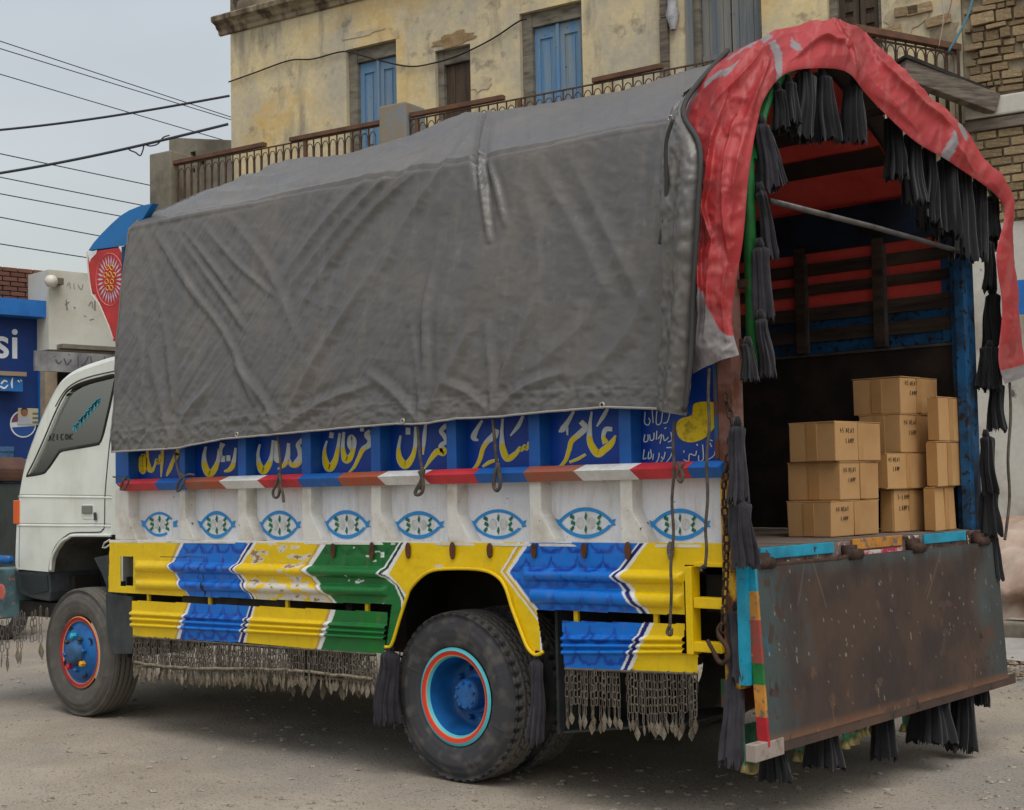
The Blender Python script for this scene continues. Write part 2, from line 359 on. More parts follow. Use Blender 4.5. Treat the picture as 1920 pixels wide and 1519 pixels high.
def opn(pl, pr, yt, kind, ztop=None):
    u0 = bl(pl, yt+30)[0]; u1 = bl(pr, yt+30)[0]; z = ztop or bl(pl, yt)[1]; openings.append((u0, u1, z, kind)); return u0, u1, z
FLOOR = 4.95
opn(649, 743, 94, 'blue'); opn(816, 882, 96, 'brown'); opn(974, 1091, 26, 'blue2'); opn(1292, 1426, -60, 'grey', 7.25); opn(1549, 1650, -80, 'louvre', 7.25)
uEnd = bl(1803, 60)[0]
outer = [(uL, 0, 0), (uEnd, 0, 0), (uEnd, 0, zC), (uL, 0, zC)]
holes = [[(a, 0, FLOOR), (a, 0, z), (b, 0, z), (b, 0, FLOOR)] for a, b, z, _ in openings]
MB().prism([outer]+holes, (0, .45, 0)).build('plaster_wall', m_plas, bld)
MB().box(uL, uEnd+8, .46, 9, 0, zC-.05).build('inner_block', m_plasg, bld)
# ground floor brick end and upper parts
MB().box(uL+.02, uEnd+.06, -.02, .4, zC+.252, zC+1.6).build('parapet', m_plasg, bld)
prof = [(0, -.01), (-.04, .0), (-.05, .05), (-.09, .08), (-.11, .12), (-.19, .155), (-.20, .215), (-.18, .235), (0, .25)]
MB().prism([[(uL-.19, y, zC+z) for y, z in prof]], (uEnd-uL+.19, 0, 0)).build('cornice', mat('stained_cornice', lin(150, 138, 116), .95, lin(84, 74, 62), 1.6, .42, .6, (3, 3, .6), .5, 9, spec=.1), bld)
# patches of fallen plaster over the doors
def patch(cx, cy, rx, ry, mt, seed):
    r_ = random.Random(seed); pts = []
    for i in range(22):
        a = 2*math.pi*i/22; k = r_.uniform(.7, 1.15); u, z = bl(cx+rx*k*math.cos(a), cy+ry*k*math.sin(a)+(-.25*rx*math.cos(a)*k)); pts.append((u, -.004-.0004*seed, z))
    MB().prism([pts], (0, -.004, 0)).build('plaster_patch', mt, bld)
m_patch = mat('exposed_render', lin(156, 130, 94), .95, lin(120, 98, 70), 6, bump=.7, bs=14); m_patchp = mat('pale_render', lin(196, 182, 152), .95, lin(160, 146, 120), 4, bump=.5, bs=12)
patch(852, 74, 42, 14, m_patch, 1); patch(678, 64, 40, 5, m_patchp, 2); patch(905, 158, 20, 14, m_patchp, 3)
def leaf(u0, u1, z0, z1, y, mt, par, kind):
    d = empty('shutter', parent=par)
    w = u1-u0
    if kind in ('blue', 'blue2'):
        MB().box(u0, u1, y+.02, y+.04, z0, z1).build('shutter_panel', mt, d)
        for a, b in ((u0, u0+.09*w/.4), (u1-.09*w/.4, u1)): MB().box(a, b, y, y+.0195, z0, z1).build('shutter_stile', mt, d)
        for c, e in ((z1-.14, z1), (z0+(z1-z0)*.42, z0+(z1-z0)*.42+.12), (z0, z0+.14)): MB().box(u0+.09*w/.4+.001, u1-.09*w/.4-.001, y+.001, y+.019, c, e).build('shutter_rail', mt, d)
        for c, e in ((z0+(z1-z0)*.42+.16, z1-.18), (z0+.2, z0+(z1-z0)*.42-.05)): MB().box(u0+.14*w/.4, u1-.14*w/.4, y+.006, y+.0195, c, e).build('raised_panel', mt, d)
    elif kind == 'louvre':
        MB().box(u0, u1, y+.03, y+.045, z0, z1).build('shutter_panel', mt, d)
        for a, b in ((u0, u0+.06), (u1-.06, u1)): MB().box(a, b, y, y+.0295, z0, z1).build('shutter_stile', mt, d)
        zz = z0+.1
        while zz < z1-.1:
            MB().box(u0+.061, u1-.061, y+.004, y+.029, zz, zz+.10).build('louvre', mt, d); zz += .16
    else:
        n = 4 if kind == 'grey' else 3
        for k in range(n): MB().box(u0+w*k/n+.002, u0+w*(k+1)/n-.002, y+.006*(k % 2), y+.035, z0, z1).build('plank', mt, d)
        for c in (z0+.3, z0+(z1-z0)*.6): MB().box(u0+.01, u1-.01, y-.022, y-.001, c, c+.09).build('batten', mt, d)
for a, b, z, k in openings:
    dr = empty('balcony_door', parent=bld); fw_ = .14 if k.startswith('blue') else .09
    f = MB(); yq = .06
    f.box(a+.001, a+fw_, yq, .4, FLOOR, z-.001).box(b-.05, b-.001, yq, .4, FLOOR, z-.001).box(a+fw_+.001, b-.051, yq+.01, .4, z-.18, z-.001)
    f.build('door_frame', m_frame, dr, bevel=.006)
    l0, l1 = a+fw_+.004, b-.054; mt = {'blue': m_shut, 'blue2': m_shut, 'brown': m_shutb, 'grey': m_shutg, 'louvre': m_shutb}[k]
    md = (l0+l1)/2
    if k == 'brown': leaf(l0, l1, FLOOR, z-.19, .12, mt, dr, k)
    else:
        leaf(l0, md-.008, FLOOR, z-.19, .12, mt, dr, k); leaf(md+.008, l1, FLOOR, z-.19, .12, mt, dr, k)
    if k in ('blue2', 'blue'): MB().box(md-.02, md+.02, .09, .119, FLOOR, z-.19).build('centre_stile', m_shut, dr)
u0, _ = bl(1290, 60); u1, _ = bl(1310, 60)
MB().box(u0-.02, u0+.07, -.02, -.002, FLOOR, 7.3).build('door_jamb_board', m_shutg, bld)
u0, _ = bl(1240, 70); u1, _ = bl(1258, 70)
tp = MB(); zz = FLOOR
while zz < 8.2:
    h = .5+random.random()*.4; tp.box(u0+random.uniform(-.01, .02), u1+random.uniform(-.02, .02), -.05-random.random()*.03, -.002, zz, zz+h-.01); zz += h
tp.build('rotten_timber_post', m_wood, bld)
uc, zc_ = bl(1268, 10); MB().lathe([(.02, .35), (.07, .2), (.055, .0), (.08, -.12), (.03, -.3)], (uc-.02, -.06, zc_), 9, 'z').build('hanging_rag', mat('pale_rag', lin(178, 176, 178), .9, lin(130, 130, 134), 12), bld, True)
# brick end of the building
uB = uEnd+.005; zB0, zB1 = bl(1900, 378)[1], bl(1900, 232)[1]
MB().box(uB, uB+4, .012, .4, 0, 4.0).build('white_plaster_wall', m_plasw, bld)
MB().box(uB, uB+4, .03, .4, 4.003, 9).build('mortar_backing', m_mort, bld)
bm_ = MB().box(-.5, .5, -.5, .5, -.5, .5); bme = bm_.build('brick', m_brk, None, bevel=.06); brick_me = bme.data; bpy.data.objects.remove(bme)
def bricks(u0, u1, z0, z1, ch, ln, yy, jit, mt=None):
    z = z0; r = 0
    while z < z1:
        u = u0+(ln*.5 if r % 2 else 0)-random.uniform(0, ln*.3); h = ch*random.uniform(1-jit, 1+jit)
        while u < u1:
            l = ln*random.uniform(1-jit*1.5, 1+jit*1.5); a, b = max(u, u0), min(u+l, u1)
            if b-a > .04 and random.random() > jit*.16:
                o = link('brick', brick_me, bld, ((a+b)/2, yy+random.uniform(-.012, .012)*(1+jit*3), z+h*.5), (0, random.uniform(-.03, .03)*jit*4, random.uniform(-.03, .03)), (b-a-.022, .07, h-.02))
            u += l
        z += h; r += 1
uR = uB+1.55
bricks(uB+.02, uR, 4.02, 4.93, .092, .235, .022, .08)
bricks(uB+.02, uR, 5.31, 7.3, .095, .17, .004, .4)
MB().box(uB-.02, uR+2, -.035, .03, 4.95, 5.06).build('timber_lintel', m_wood, bld, bevel=.006)
MB().box(uB+.0, uR+2, -.05, .03, 5.08, 5.28).build('white_ledge', m_plasw, bld, bevel=.02)
# plaster remains between door and brick end
patch(1700, 30, 40, 40, m_patchp, 6); patch(1770, 70, 30, 34, mat('weathered_brown_render', lin(150, 138, 112), .95, lin(110, 100, 82), 3, bump=.8, bs=10), 7)
for px, py in ((1702, 22), (1725, 18), (1668, 60), (1760, 40)):
    u, z = bl(px, py); link('brick', brick_me, bld, (u, -.012, z), (0, random.uniform(-.1, .1), 0), (.26, .06, .10))

# balcony with balustrade
bal = empty('balcony', parent=bld); YB = -1.1
ub0 = bl(300, 300, YB)[0]; ub1 = bl(1602, 56, YB)[0]; zR = 5.89; uP0, uP1 = bl(718, 220, YB)[0], bl(768, 220, YB)[0]
MB().box(ub0, ub1+.02, YB-.05, -.003, FLOOR-.16, FLOOR-.02).build('balcony_slab', m_conc, bal)
for a, b in ((326, 497), (545, 719), (770, 945), (1112, 1242)):
    p, q = bl(a, 305-.195*(a-325), YB)[0], bl(b, 305-.195*(b-325), YB)[0]
    MB().beam((p, YB, zR+random.uniform(-.01, .01)), (q, YB, zR+random.uniform(-.01, .01)), .07, .055).build('hand_rail', m_rail, bal, bevel=.006)
MB().beam((ub0+.3, YB, zR-.045), (ub1, YB, zR-.045), .02, .015).build('rail_bar', m_iron, bal); MB().beam((ub0+.3, YB, FLOOR+.1), (ub1, YB, FLOOR+.1), .02, .02).build('rail_bar', m_iron, bal)
st_ = .125
bq = MB(); bq.beam((0, 0, FLOOR), (0, 0, zR-.04), .014, .014, (0, 1, 0))
bq.tube([(st_*.5+st_*.36*math.cos(a)-st_*.0, 0, zR-.17+.07*math.sin(a)) for a in np.linspace(math.pi, 0, 9)], .006, 5)
bq.tube([(st_*.5-st_*.36, 0, zR-.17), (st_*.5-st_*.36, 0, FLOOR+.1)], .005, 4).tube([(st_*.5+st_*.36, 0, zR-.17), (st_*.5+st_*.36, 0, FLOOR+.1)], .005, 4)
bal_me = rawmesh('baluster', bq.v, bq.f, m_iron)
u = ub0+.34
while u < ub1:
    if not (uP0-.1 < u < uP1-.02): link('baluster', bal_me, bal, (u, YB, 0))
    u += st_
for px in (572, 782, 975): u = bl(px, 240, YB)[0]; MB().box(u-.025, u+.025, YB-.012, YB+.02, FLOOR, zR-.05).build('rail_post', m_rail, bal)
MB().box(uP0, uP1, YB-.08, YB+.32, FLOOR-.15, bl(735, 199, YB)[1]).build('balcony_pillar', mat('blue_washed_pillar', lin(128, 134, 136), .95, lin(140, 128, 110), 2, .38, .52, bump=.4, spec=.1), bal, bevel=.02)
MB().box(ub0-.12, ub0+.28, YB-.08, YB+.35, 3.9, bl(300, 289, YB)[1]).build('balcony_pillar', m_conc, bal, bevel=.02)
# side balustrade back to the wall, and its bracket beam
uc1, vc1 = uEnd-.03, -.01
MB().beam((ub1, YB-.03, zR), (uc1, vc1, zR-.05), .08, .07).build('hand_rail', m_rail, bal, bevel=.006)
dl = math.hypot(uc1-ub1, vc1-YB); aa = math.atan2(vc1-YB, uc1-ub1)
for k in range(int(dl/st_)): link('baluster', bal_me, bal, (ub1+(uc1-ub1)*k*st_/dl, YB+(vc1-YB)*k*st_/dl, -.03*k*st_/dl), (0, 0, aa))
MB().prism([[(ub1, YB, FLOOR-.02), (uc1, vc1, FLOOR-.02), (ub1, vc1, FLOOR-.02)]], (0, 0, -.1)).build('balcony_slab', m_conc, bal)
MB().beam((ub1, YB, zR-.075), (uc1, vc1, zR-.115), .015, .02).build('rail_bar', m_iron, bal)
for px in (1775, 1797): uu_ = bl(px, 120, -.06)[0]; MB().box(uu_-.013, uu_+.013, -.075, -.05, 4.5, zR-.06).build('iron_bar', m_iron, bal)
zq = bl(1700, 170, YB+.2)[1]
q0, q1 = bl(1690, 132, -.75), bl(1866, 197, -.02)
MB().beam((q0[0], -.75, q0[1]), (q1[0], -.03, q1[1]), .14, .20).build('bracket_beam', m_beam, bal, bevel=.01)
MB().beam((q0[0], -.75, q0[1]+.12), (q1[0]-.1, -.06, q1[1]+.14), .2, .035).build('bracket_board', m_black, bal)
# blue cord tied to the side rail
for k, (a, b) in enumerate((((1830, -30), (1778, 98)), ((1790, -30), (1745, 92)), ((1760, -30), (1760, 88)))):
    o = empty('hanging_cord', ['frayed blue cord knotted to the end of the balcony rail', 'thin red cord tied to the dark balcony rail', 'thin pale cord beside the blue one on the balcony rail'][k], 'cord', 'cords tied to the balcony rail')
    p, q = bl(*a, -.3), bl(*b, -.3); W_ = lambda u, z: tuple(PB+E1*u+NO*.3+np.array([0, 0, z]))
    MB().tube(crv([W_(*p), W_((p[0]+q[0])/2+.05, (p[1]+q[1])/2), W_(*q)], 16), .012 if k == 0 else .006, 5).build('strand', mat('cord_colour', (lin(90, 140, 160), lin(150, 110, 100), lin(170, 160, 140))[k], .9), o, True)
# cable along the wall
o = empty('wall_cable', 'dark cable sagging along the yellow plaster from door to door', 'cable')
cp = [(432, 155), (480, 138), (545, 115), (590, 112), (648, 98), (690, 108), (745, 122), (780, 126), (815, 120), (850, 110), (884, 96), (930, 72), (975, 42), (990, 38)]
W0 = [tuple(PB+E1*bl(*p)[0]+NO*.035+np.array([0, 0, bl(*p)[1]])) for p in cp]
MB().tube(crv(W0, 90), .011, 5).build('strand', m_black, o, True)
# perforated terrace wall beyond the corner
tw_ = empty('terrace_wall', 'grey terrace wall with small square holes beside the yellow building', 'wall', loc=tuple(PB), rz=AB)
ta, za = bl(317, 258, .3); tb, zb_ = bl(432, 276, .3)
hl = []
for px, py, w, h in ((362, 290, 10, 10), (378, 303, 10, 10), (362, 320, 8, 7), (345, 306, 8, 6)):
    a, z1_ = bl(px-w/2, py-h/2, .3); b, z0_ = bl(px+w/2, py+h/2, .3); hl.append([(a, .3, z0_), (a, .3, z1_), (b, .3, z1_), (b, .3, z0_)])
MB().prism([[(ta, .3, 4.0), (uL-.01, .3, 4.0), (uL-.01, .3, zb_+.05), (ta, .3, za)]]+hl, (0, .22, 0)).build('wall', m_conc, tw_)

# ------------------------------------------------------------------ shops across the side street
E2 = np.array([.077, .997, 0]); E2 /= np.linalg.norm(E2); N2_ = np.array([E2[1], -E2[0], 0])
PS = far(90, 700, 20.); PS = np.array([PS[0], PS[1], 0.]); AS = math.atan2(E2[1], E2[0])
def sl_(px, py, out=0.):
    d = ray(px, py); t = ((PS+N2_*out-CAM)@N2_)/(d@N2_); q = CAM+d*t; return float((q-PS)@E2), float(q[2])
# local frame: x along the street (away), y = towards the street is -y
shop = empty('blue_shop', 'blue painted drink shop with white lettering, a roller shutter and a small Urdu sign', 'shop', loc=tuple(PS), rz=AS)
m_navy = mat('navy_shop_paint', lin(22, 58, 122), .6, lin(18, 48, 104), 3, bump=.05, spot=lin(80, 100, 130), ss=8, st=.73)
m_lblue = mat('sky_blue_shop_paint', lin(40, 112, 186), .6, lin(30, 96, 164), 3, spot=lin(110, 130, 150), ss=8, st=.7)
ub = sl_(88, 600)[0]; zt_ = sl_(40, 566)[1]; um = sl_(70, 650)[0]
MB().box(-5.5, um, 0, .3, 0, zt_-.02).build('shop_wall', m_navy, shop)
MB().box(um+.004, ub-.004, -.06, .3, 0, zt_-.25).build('pilaster', m_lblue, shop)
MB().box(-5.5, ub-.002, -.28, -.004, zt_-.23, zt_).build('fascia_beam', m_lblue, shop)
def text(body, size, u_r, z_b, y, mt, par, rot=None, align='RIGHT', ext=.004):
    c = bpy.data.curves.new('sign_text', 'FONT'); c.body = body; c.size = size; c.extrude = ext; c.align_x = align; c.offset = size*.012
    c.materials.append(mt); o = bpy.data.objects.new('shop_lettering', c); COL.objects.link(o); o.parent = par; o.location = (u_r, y, z_b); o.rotation_euler = rot or (math.pi/2, 0, 0)
    bpy.context.view_layer.update(); me = bpy.data.meshes.new_from_object(o.evaluated_get(bpy.context.evaluated_depsgraph_get())); bpy.data.objects.remove(o)
    o = link('shop_lettering', me, par, (u_r, y, z_b), rot or (math.pi/2, 0, 0)); return o
m_sw = mat('sign_white', lin(222, 226, 230), .5)
u_, z_ = sl_(36, 672); text('pepsi', .62, u_, z_, -.006, m_sw, shop)
sg = empty('urdu_sign', parent=shop)
ua, z1_ = sl_(-60, 702, .25); ub_, z0_ = sl_(43, 737, .25)
MB().box(-3.2, ub_, -.25, -.2, z0_+.02, z1_).build('sign_board', m_lblue, sg)
MB().box(-3.2, ub_+.03, -.3, -.001, z1_+.002, z1_+.06).build('sign_ledge', mat('weathered_ledge', lin(150, 130, 112), .9), sg)
def sbrush(strokes, out, par, mt, name='lettering'):
    V, Fc = [], []
    for s_ in strokes:
        s_ = np.array(s_, float); c = crv(s_, 12) if len(s_) > 2 else np.array([s_[0]+(s_[1]-s_[0])*t for t in np.linspace(0, 1, 4)])
        d = np.gradient(c[:, :2], axis=0); d /= np.linalg.norm(d, axis=1)[:, None]+1e-9; nn = np.stack([-d[:, 1], d[:, 0]], -1); b = len(V)
        for p, q in zip(c, nn):
            for sg_ in (-.5, .5):
                e = p[:2]+q*sg_*p[2]; u, z = sl_(e[0], e[1], out); V.append((u, -out, z))
        Fc += [(b+2*i, b+2*i+1, b+2*i+3, b+2*i+2) for i in range(len(c)-1)]
    return MB().add(V, Fc).build(name, mt, par)
sbrush([[(24, 708, 2), (22, 718, 3.5), (23, 728, 2)], [(14, 716, 2), (8, 714, 3.5), (2, 720, 3)], [(0, 724, 3), (8, 728, 3.5), (15, 722, 2.5)], [(33, 713, 2.5), (37, 717, 2.5)], [(38, 712, 2), (41, 715, 2)]], .256, sg, m_sw)
us_, zs_ = sl_(24, 745)
for k in range(26):
    z = .2+k*.075
    if z < zs_: MB().box(-3.0, us_, -.028-.012*(k % 2), -.003, z, z+.07).build('shutter_slat', mat('blue_shutter_slat', lin(70, 110, 150), .6, lin(44, 76, 110), 6) if 'blue_shutter_slat' not in bpy.data.materials else bpy.data.materials['blue_shutter_slat'], shop)
# vertical sign with round emblem
em = empty('round_emblem', parent=shop); ue, ze = sl_(43, 795); 
def disc(u, z, r, y, mt, name, par, a0=0, a1=2*math.pi): return MB().prism([[(u+r*math.cos(a), y, z+r*math.sin(a)) for a in np.linspace(a0, a1, 28, endpoint=(a1-a0) < 6.2)]], (0, -.004, 0)).build(name, mt, par)
disc(ue, ze, .19, -.004, m_sw, 'emblem_disc', em)
disc(ue, ze, .17, -.0085, mat('emblem_red', lin(124, 70, 92), .6), 'emblem_red', em, .35, math.pi-.1); disc(ue, ze, .17, -.0085, mat('emblem_blue', lin(40, 80, 150), .6), 'emblem_blue', em, math.pi+.3, 2*math.pi-.15)
text('pepsi', .30, ue+.10, ze-1.1, -.006, m_sw, shop, (math.pi/2, -math.pi/2, 0), 'LEFT')
po = empty('wall_poster', 'cream poster with a man in a pale shirt, on the blue shop wall', 'poster', loc=tuple(PS), rz=AS)
pa, pz1 = sl_(34, 765, .02); pb_, pz0 = sl_(78, 797, .02)
MB().box(pa, pb_, -.020, -.012, pz0, pz1).build('sheet', mat('poster_paper', lin(196, 190, 160), .8), po)
pc, pzc = sl_(46, 775, .03); m_skin = mat('printed_skin', lin(150, 104, 84), .8); m_shirt = mat('printed_shirt', lin(176, 182, 192), .8)
MB().prism([[(pc-.10, -.0205, pz0+.003), (pc+.10, -.0205, pz0+.003), (pc+.085, -.0205, pz0+.09), (pc+.03, -.0205, pz0+.12), (pc-.03, -.0205, pz0+.12), (pc-.085, -.0205, pz0+.09)]], (0, -.002, 0)).build('printed_shirt', m_shirt, po)
disc(pc, pz0+.165, .05, -.0235, m_skin, 'printed_face', po); disc(pc, pz0+.185, .052, -.0232, mat('printed_hair', lin(46, 38, 36), .8), 'printed_hair', po, .1, math.pi-.1)
for k in range(3): MB().box(pc+.12, pb_-.04, -.0225, -.0205, pz1-.09-k*.06, pz1-.06-k*.06).build('printed_line', mat('printed_grey', lin(120, 118, 100), .8) if 'printed_grey' not in bpy.data.materials else bpy.data.materials['printed_grey'], po)
# brick parapet above the shops
bp = empty('brick_parapet', 'dark red brick wall rising behind the blue and white shop fronts', 'wall', loc=tuple(PS), rz=AS)
m_rbrk = mat('dark_red_brick', lin(122, 82, 66), .95, lin(92, 66, 56), 6, rnd=.22, bump=.4)
MB().box(-5.5, 6, .32, .6, zt_-.6, sl_(0, 494)[1]-.01).build('mortar_backing', mat('dark_mortar', lin(104, 88, 78), .95), bp)
z = zt_-.02; r = 0; ztop_ = sl_(0, 491)[1]
while z < ztop_-.03:
    u = -1.3+(.11 if r % 2 else 0)
    while u < 1.15:
        if (u < 0.02 or z > 4.5): link('brick', brick_me, bp, (u+.1, .315, z+.03), (0, 0, random.uniform(-.02, .02)), (.205, .08, .055)).data = brick_me
        u += .222
    z += .068; r += 1
for ob in bp.children:
    if ob.type == 'MESH' and ob.name.startswith('brick'):
        ob.material_slots[0].link = 'OBJECT'; ob.material_slots[0].material = m_rbrk
# white shop front
ws_ = empty('white_shop', 'whitewashed shop upper storey with faded black scrawls above a grey sign board', 'shop', loc=tuple(PS), rz=AS)
wa, wz1 = sl_(91, 522, .35); _, wz0 = sl_(92, 655, .35)
MB().box(wa, 8, -.35, .3, wz0, sl_(215, 515, .35)[1]-.02).build('white_wall', mat('whitewash', lin(206, 206, 196), .85, lin(190, 186, 170), 1.2, bump=.15, spot=lin(120, 116, 108), ss=5, st=.72), ws_)
MB().box(wa+.02, wa+.2, -.2, .3, 0, wz0-.004).build('cream_pillar', mat('cream_pillar_paint', lin(186, 172, 150), .85, lin(150, 132, 112), 2), ws_)
MB().box(wa+.21, 8, -.02, .3, 0, wz0-.004).build('opening_shade_block', m_black, ws_)  # solid black block stands in for the shade inside the opening
MB().box(wa+.12, 8, -.52, -.352, wz0+.01, wz0+.07).build('ledge', m_conc, ws_)
sa_, sz1 = sl_(66, 657, .6); _, sz0 = sl_(66, 695, .6)
MB().box(sa_, 8, -.6, -.55, sz0, sz1).build('sign_board', mat('grey_sign_paint', lin(148, 148, 148), .8, lin(110, 110, 112), 3, bump=.1, spot=lin(70, 72, 76), ss=7, st=.66), ws_)
sbrush([[(120, 672, 3), (126, 684, 3), (134, 674, 3)], [(146, 668, 2.5), (147, 688, 2.5)], [(152, 686, 3), (160, 680, 3), (166, 668, 2.5)], [(170, 668, 2.5), (173, 688, 2.5)], [(178, 688, 2.5), (186, 676, 3), (192, 684, 3)], [(196, 668, 2.5), (198, 688, 2.5)], [(128, 664, 2), (131, 666, 2)], [(104, 674, 3), (110, 682, 3), (116, 676, 2)]], .604, ws_, mat('sign_faded_ink', lin(92, 84, 96), .8), 'sign_lettering')
sbrush([[(126, 536, 1.6), (130, 530, 1.6), (132, 542, 1.6)], [(138, 532, 1.6), (140, 543, 1.6)], [(146, 534, 1.6), (152, 543, 1.6), (156, 533, 1.6)], [(124, 562, 2.5), (126, 582, 3.5)], [(122, 572, 2.2), (130, 566, 2.2)], [(138, 576, 2.4), (142, 578, 2.4)], [(166, 574, 2.2), (172, 566, 2.2), (174, 578, 2.2)], [(178, 564, 3), (178, 582, 4)], [(158, 592, 1.8), (162, 594, 1.8)], [(168, 600, 1.8), (176, 598, 1.8)]], .354, ws_, mat('scrawl_black', lin(138, 136, 130), .9), 'scrawl')
lu, lz = sl_(96, 527, .5); MB().lathe([(.0, -.09), (.06, -.075), (.09, -.02), (.085, .03), (.05, .075), (.0, .085)], (lu, -.5, lz), 16, 'z').build('globe_lamp', mat('globe_glass', lin(206, 202, 188), .3), ws_, True)
MB().box(lu+.06, lu+.2, -.47, -.3, lz-.03, lz+.06).build('lamp_bracket', m_conc, ws_)

# vehicle glimpsed beyond the cab
cart = empty('parked_rickshaw', 'dark teal rickshaw with a brown hood and pale poles, half hidden beyond the white cab', 'rickshaw')
c0 = far(6, 980, 14.5); rx, ry = c0[0], c0[1]
cart.location = (rx, ry, 0); cart.rotation_euler = (0, 0, math.radians(35))
zc1 = far(6, 905, 14.5)[2]; zc0 = far(6, 1090, 14.5)[2]
MB().box(-1.3, .14, -.6, .6, .38, zc1).build('body', mat('dark_teal_body', lin(62, 76, 80), .5, lin(50, 58, 62), 3), cart, bevel=.06)
MB().prism([[(-1.3, -.66, zc1+.01), (.17, -.66, zc1+.01), (.15, -.66, zc1+.14), (-.1, -.66, zc1+.27), (-1.3, -.66, zc1+.3)]], (0, 1.32, 0)).build('hood', mat('brown_hood', lin(92, 64, 52), .7, lin(60, 44, 40), 4, bump=.3), cart, bevel=.04)
MB().tube([(-1.3, -.68, zc1+.12), (-.3, -.69, zc1+.13), (.17, -.68, zc1+.08)], .018, 6).build('pole', mat('pale_pole', lin(180, 170, 150), .5), cart, True)
MB().tube([(-.05, -.62, zc1+.28), (-.06, -.62, zc1+.75), (-.4, -.62, zc1+.8)], .025, 6).build('pole', mat('yellow_pole', lin(160, 140, 80), .5), cart, True)
MB().prism([[(-.12+.14*math.cos(a), -.602, .95+.18*math.sin(a)) for a in np.linspace(0, 6.28, 18, endpoint=False)]], (0, -.004, 0)).build('red_reflector', mat('red_disc_paint', lin(170, 60, 60), .5), cart)
for x, y in ((-1.0, -.6), (-1.0, .6), (.0, 0)): MB().lathe([(.12, -.05), (.24, -.055), (.26, -.02), (.26, .02), (.24, .055), (.12, .05)], (x, y, .26), 20).build('wheel', m_rubber, cart, True)

# ------------------------------------------------------------------ heap under a beige sheet at the white wall, kerb blocks, blue board
hp = empty('covered_heap', 'heap covered with a draped beige sheet in front of the peeling white wall', 'heap')
hx, hy = at(1912, 1230, z=0)[:2]
hu = np.linspace(0, 1, 80)[:, None]; hv = np.linspace(0, 1, 60)[None, :]
X = hx-1.5+3.4*hu+0*hv; Yy = hy+.1+1.5*hv+0*hu
Hh = 1.12*np.sin(math.pi*np.clip(hu*.9+.05, 0, 1))**.5*np.sin(math.pi*np.clip(hv*.8+.02, 0, 1))**.45
Hh = Hh*(1+.25*(fbm(hu*4, hv*3, 2.)-.5))+.22*np.abs(fbm(hu*9+hv*3, hv*5-hu*2, 5.)-.5)+.12*np.abs(fbm(hu*17-hv*6, hv*7+hu*4, 9.)-.5)+.05*np.sin(hu*14+hv*9)*hv
Yy = Yy+.12*(fbm(hu*6, hv*4, 8.)-.5)-.35*(1-hv)*(Hh > .5)*.3
sheet('draped_sheet', np.stack([X, Yy, np.maximum(Hh-.05, .0)], -1), mat('beige_sheet', lin(184, 166, 150), .85, lin(150, 122, 104), 1.1, .45, .65, bump=.25, bs=14), hp)
ls = np.stack([hx-1.3+2.6*hu+0*hv, hy-.55+.75*hv+.06*np.sin(hu*9), .02+.07*(fbm(hu*6, hv*4, 4.))+.10*hv], -1)
sheet('ground_sheet', ls, mat('grey_ground_sheet', lin(156, 152, 146), .85, lin(130, 124, 116), 2, bump=.3), hp)
for k in range(5):
    o = MB().box(-.32, .32, -.14, .14, 0, .24).build('kerb_block', m_conc, bevel=.02); o.location = (hx-1.5+k*.68, hy+.05+.02*k, .03); o.rotation_euler = (0, 0, .08+random.uniform(-.05, .05))
    tag(o, ['worn concrete block lying below the far corner of the tailgate', 'concrete block at the foot of the beige heap, second from the truck', 'concrete block in the middle of the row under the beige sheet', 'concrete block near the outer end of the row', 'outermost concrete block of the row'][k], 'block', 'concrete blocks along the wall')
bbp = bl(1912, 557, -.3)
o = MB().box(bbp[0]-.12, bbp[0]+1.6, -.34, -.30, bl(1912, 590, -.3)[1], bl(1912, 526, -.3)[1]).build('blue_board', mat('plain_blue_board', lin(30, 110, 186), .5, lin(36, 96, 160), 3)); o.location = tuple(PB); o.rotation_euler = (0, 0, AB)
tag(o, 'plain bright blue board on the white wall beyond the red flap', 'board')

# ------------------------------------------------------------------ overhead cables
cab_ = [((0, 76), (430, 217), .010, 24, 34, 'upper cable of the close pair descending to the yellow building'), ((0, 90), (430, 222), .010, 24, 34, 'lower cable of the close pair descending to the yellow building'), ((0, 138), (425, 263), .010, 24, 34, 'single thin cable below the close pair, crossing two thick ones'), ((0, 231), (430, 180), .016, 18, 17, 'thick cable rising from the frame edge to the yellow building corner'), ((0, 312), (428, 233), .018, 17, 17, 'thick cable with a dangling loose end, rising to the yellow building'), ((0, 287), (287, 347), .011, 24, 32, 'cable descending to the concrete balcony pillar, above three others'), ((0, 331), (265, 383), .011, 24, 32, 'cable running down to the top of the tarpaulin front'), ((0, 362), (228, 404), .011, 24, 32, 'cable running down to the blue crown arch, third from the lowest'), ((0, 406), (188, 441), .011, 24, 32, 'cable next to the lowest, meeting the edge of the blue crown arch'), ((0, 456), (160, 481), .011, 24, 32, 'lowest cable, just above the dark brick wall')]
m_cable = mat('black_cable', lin(44, 48, 56), .6)
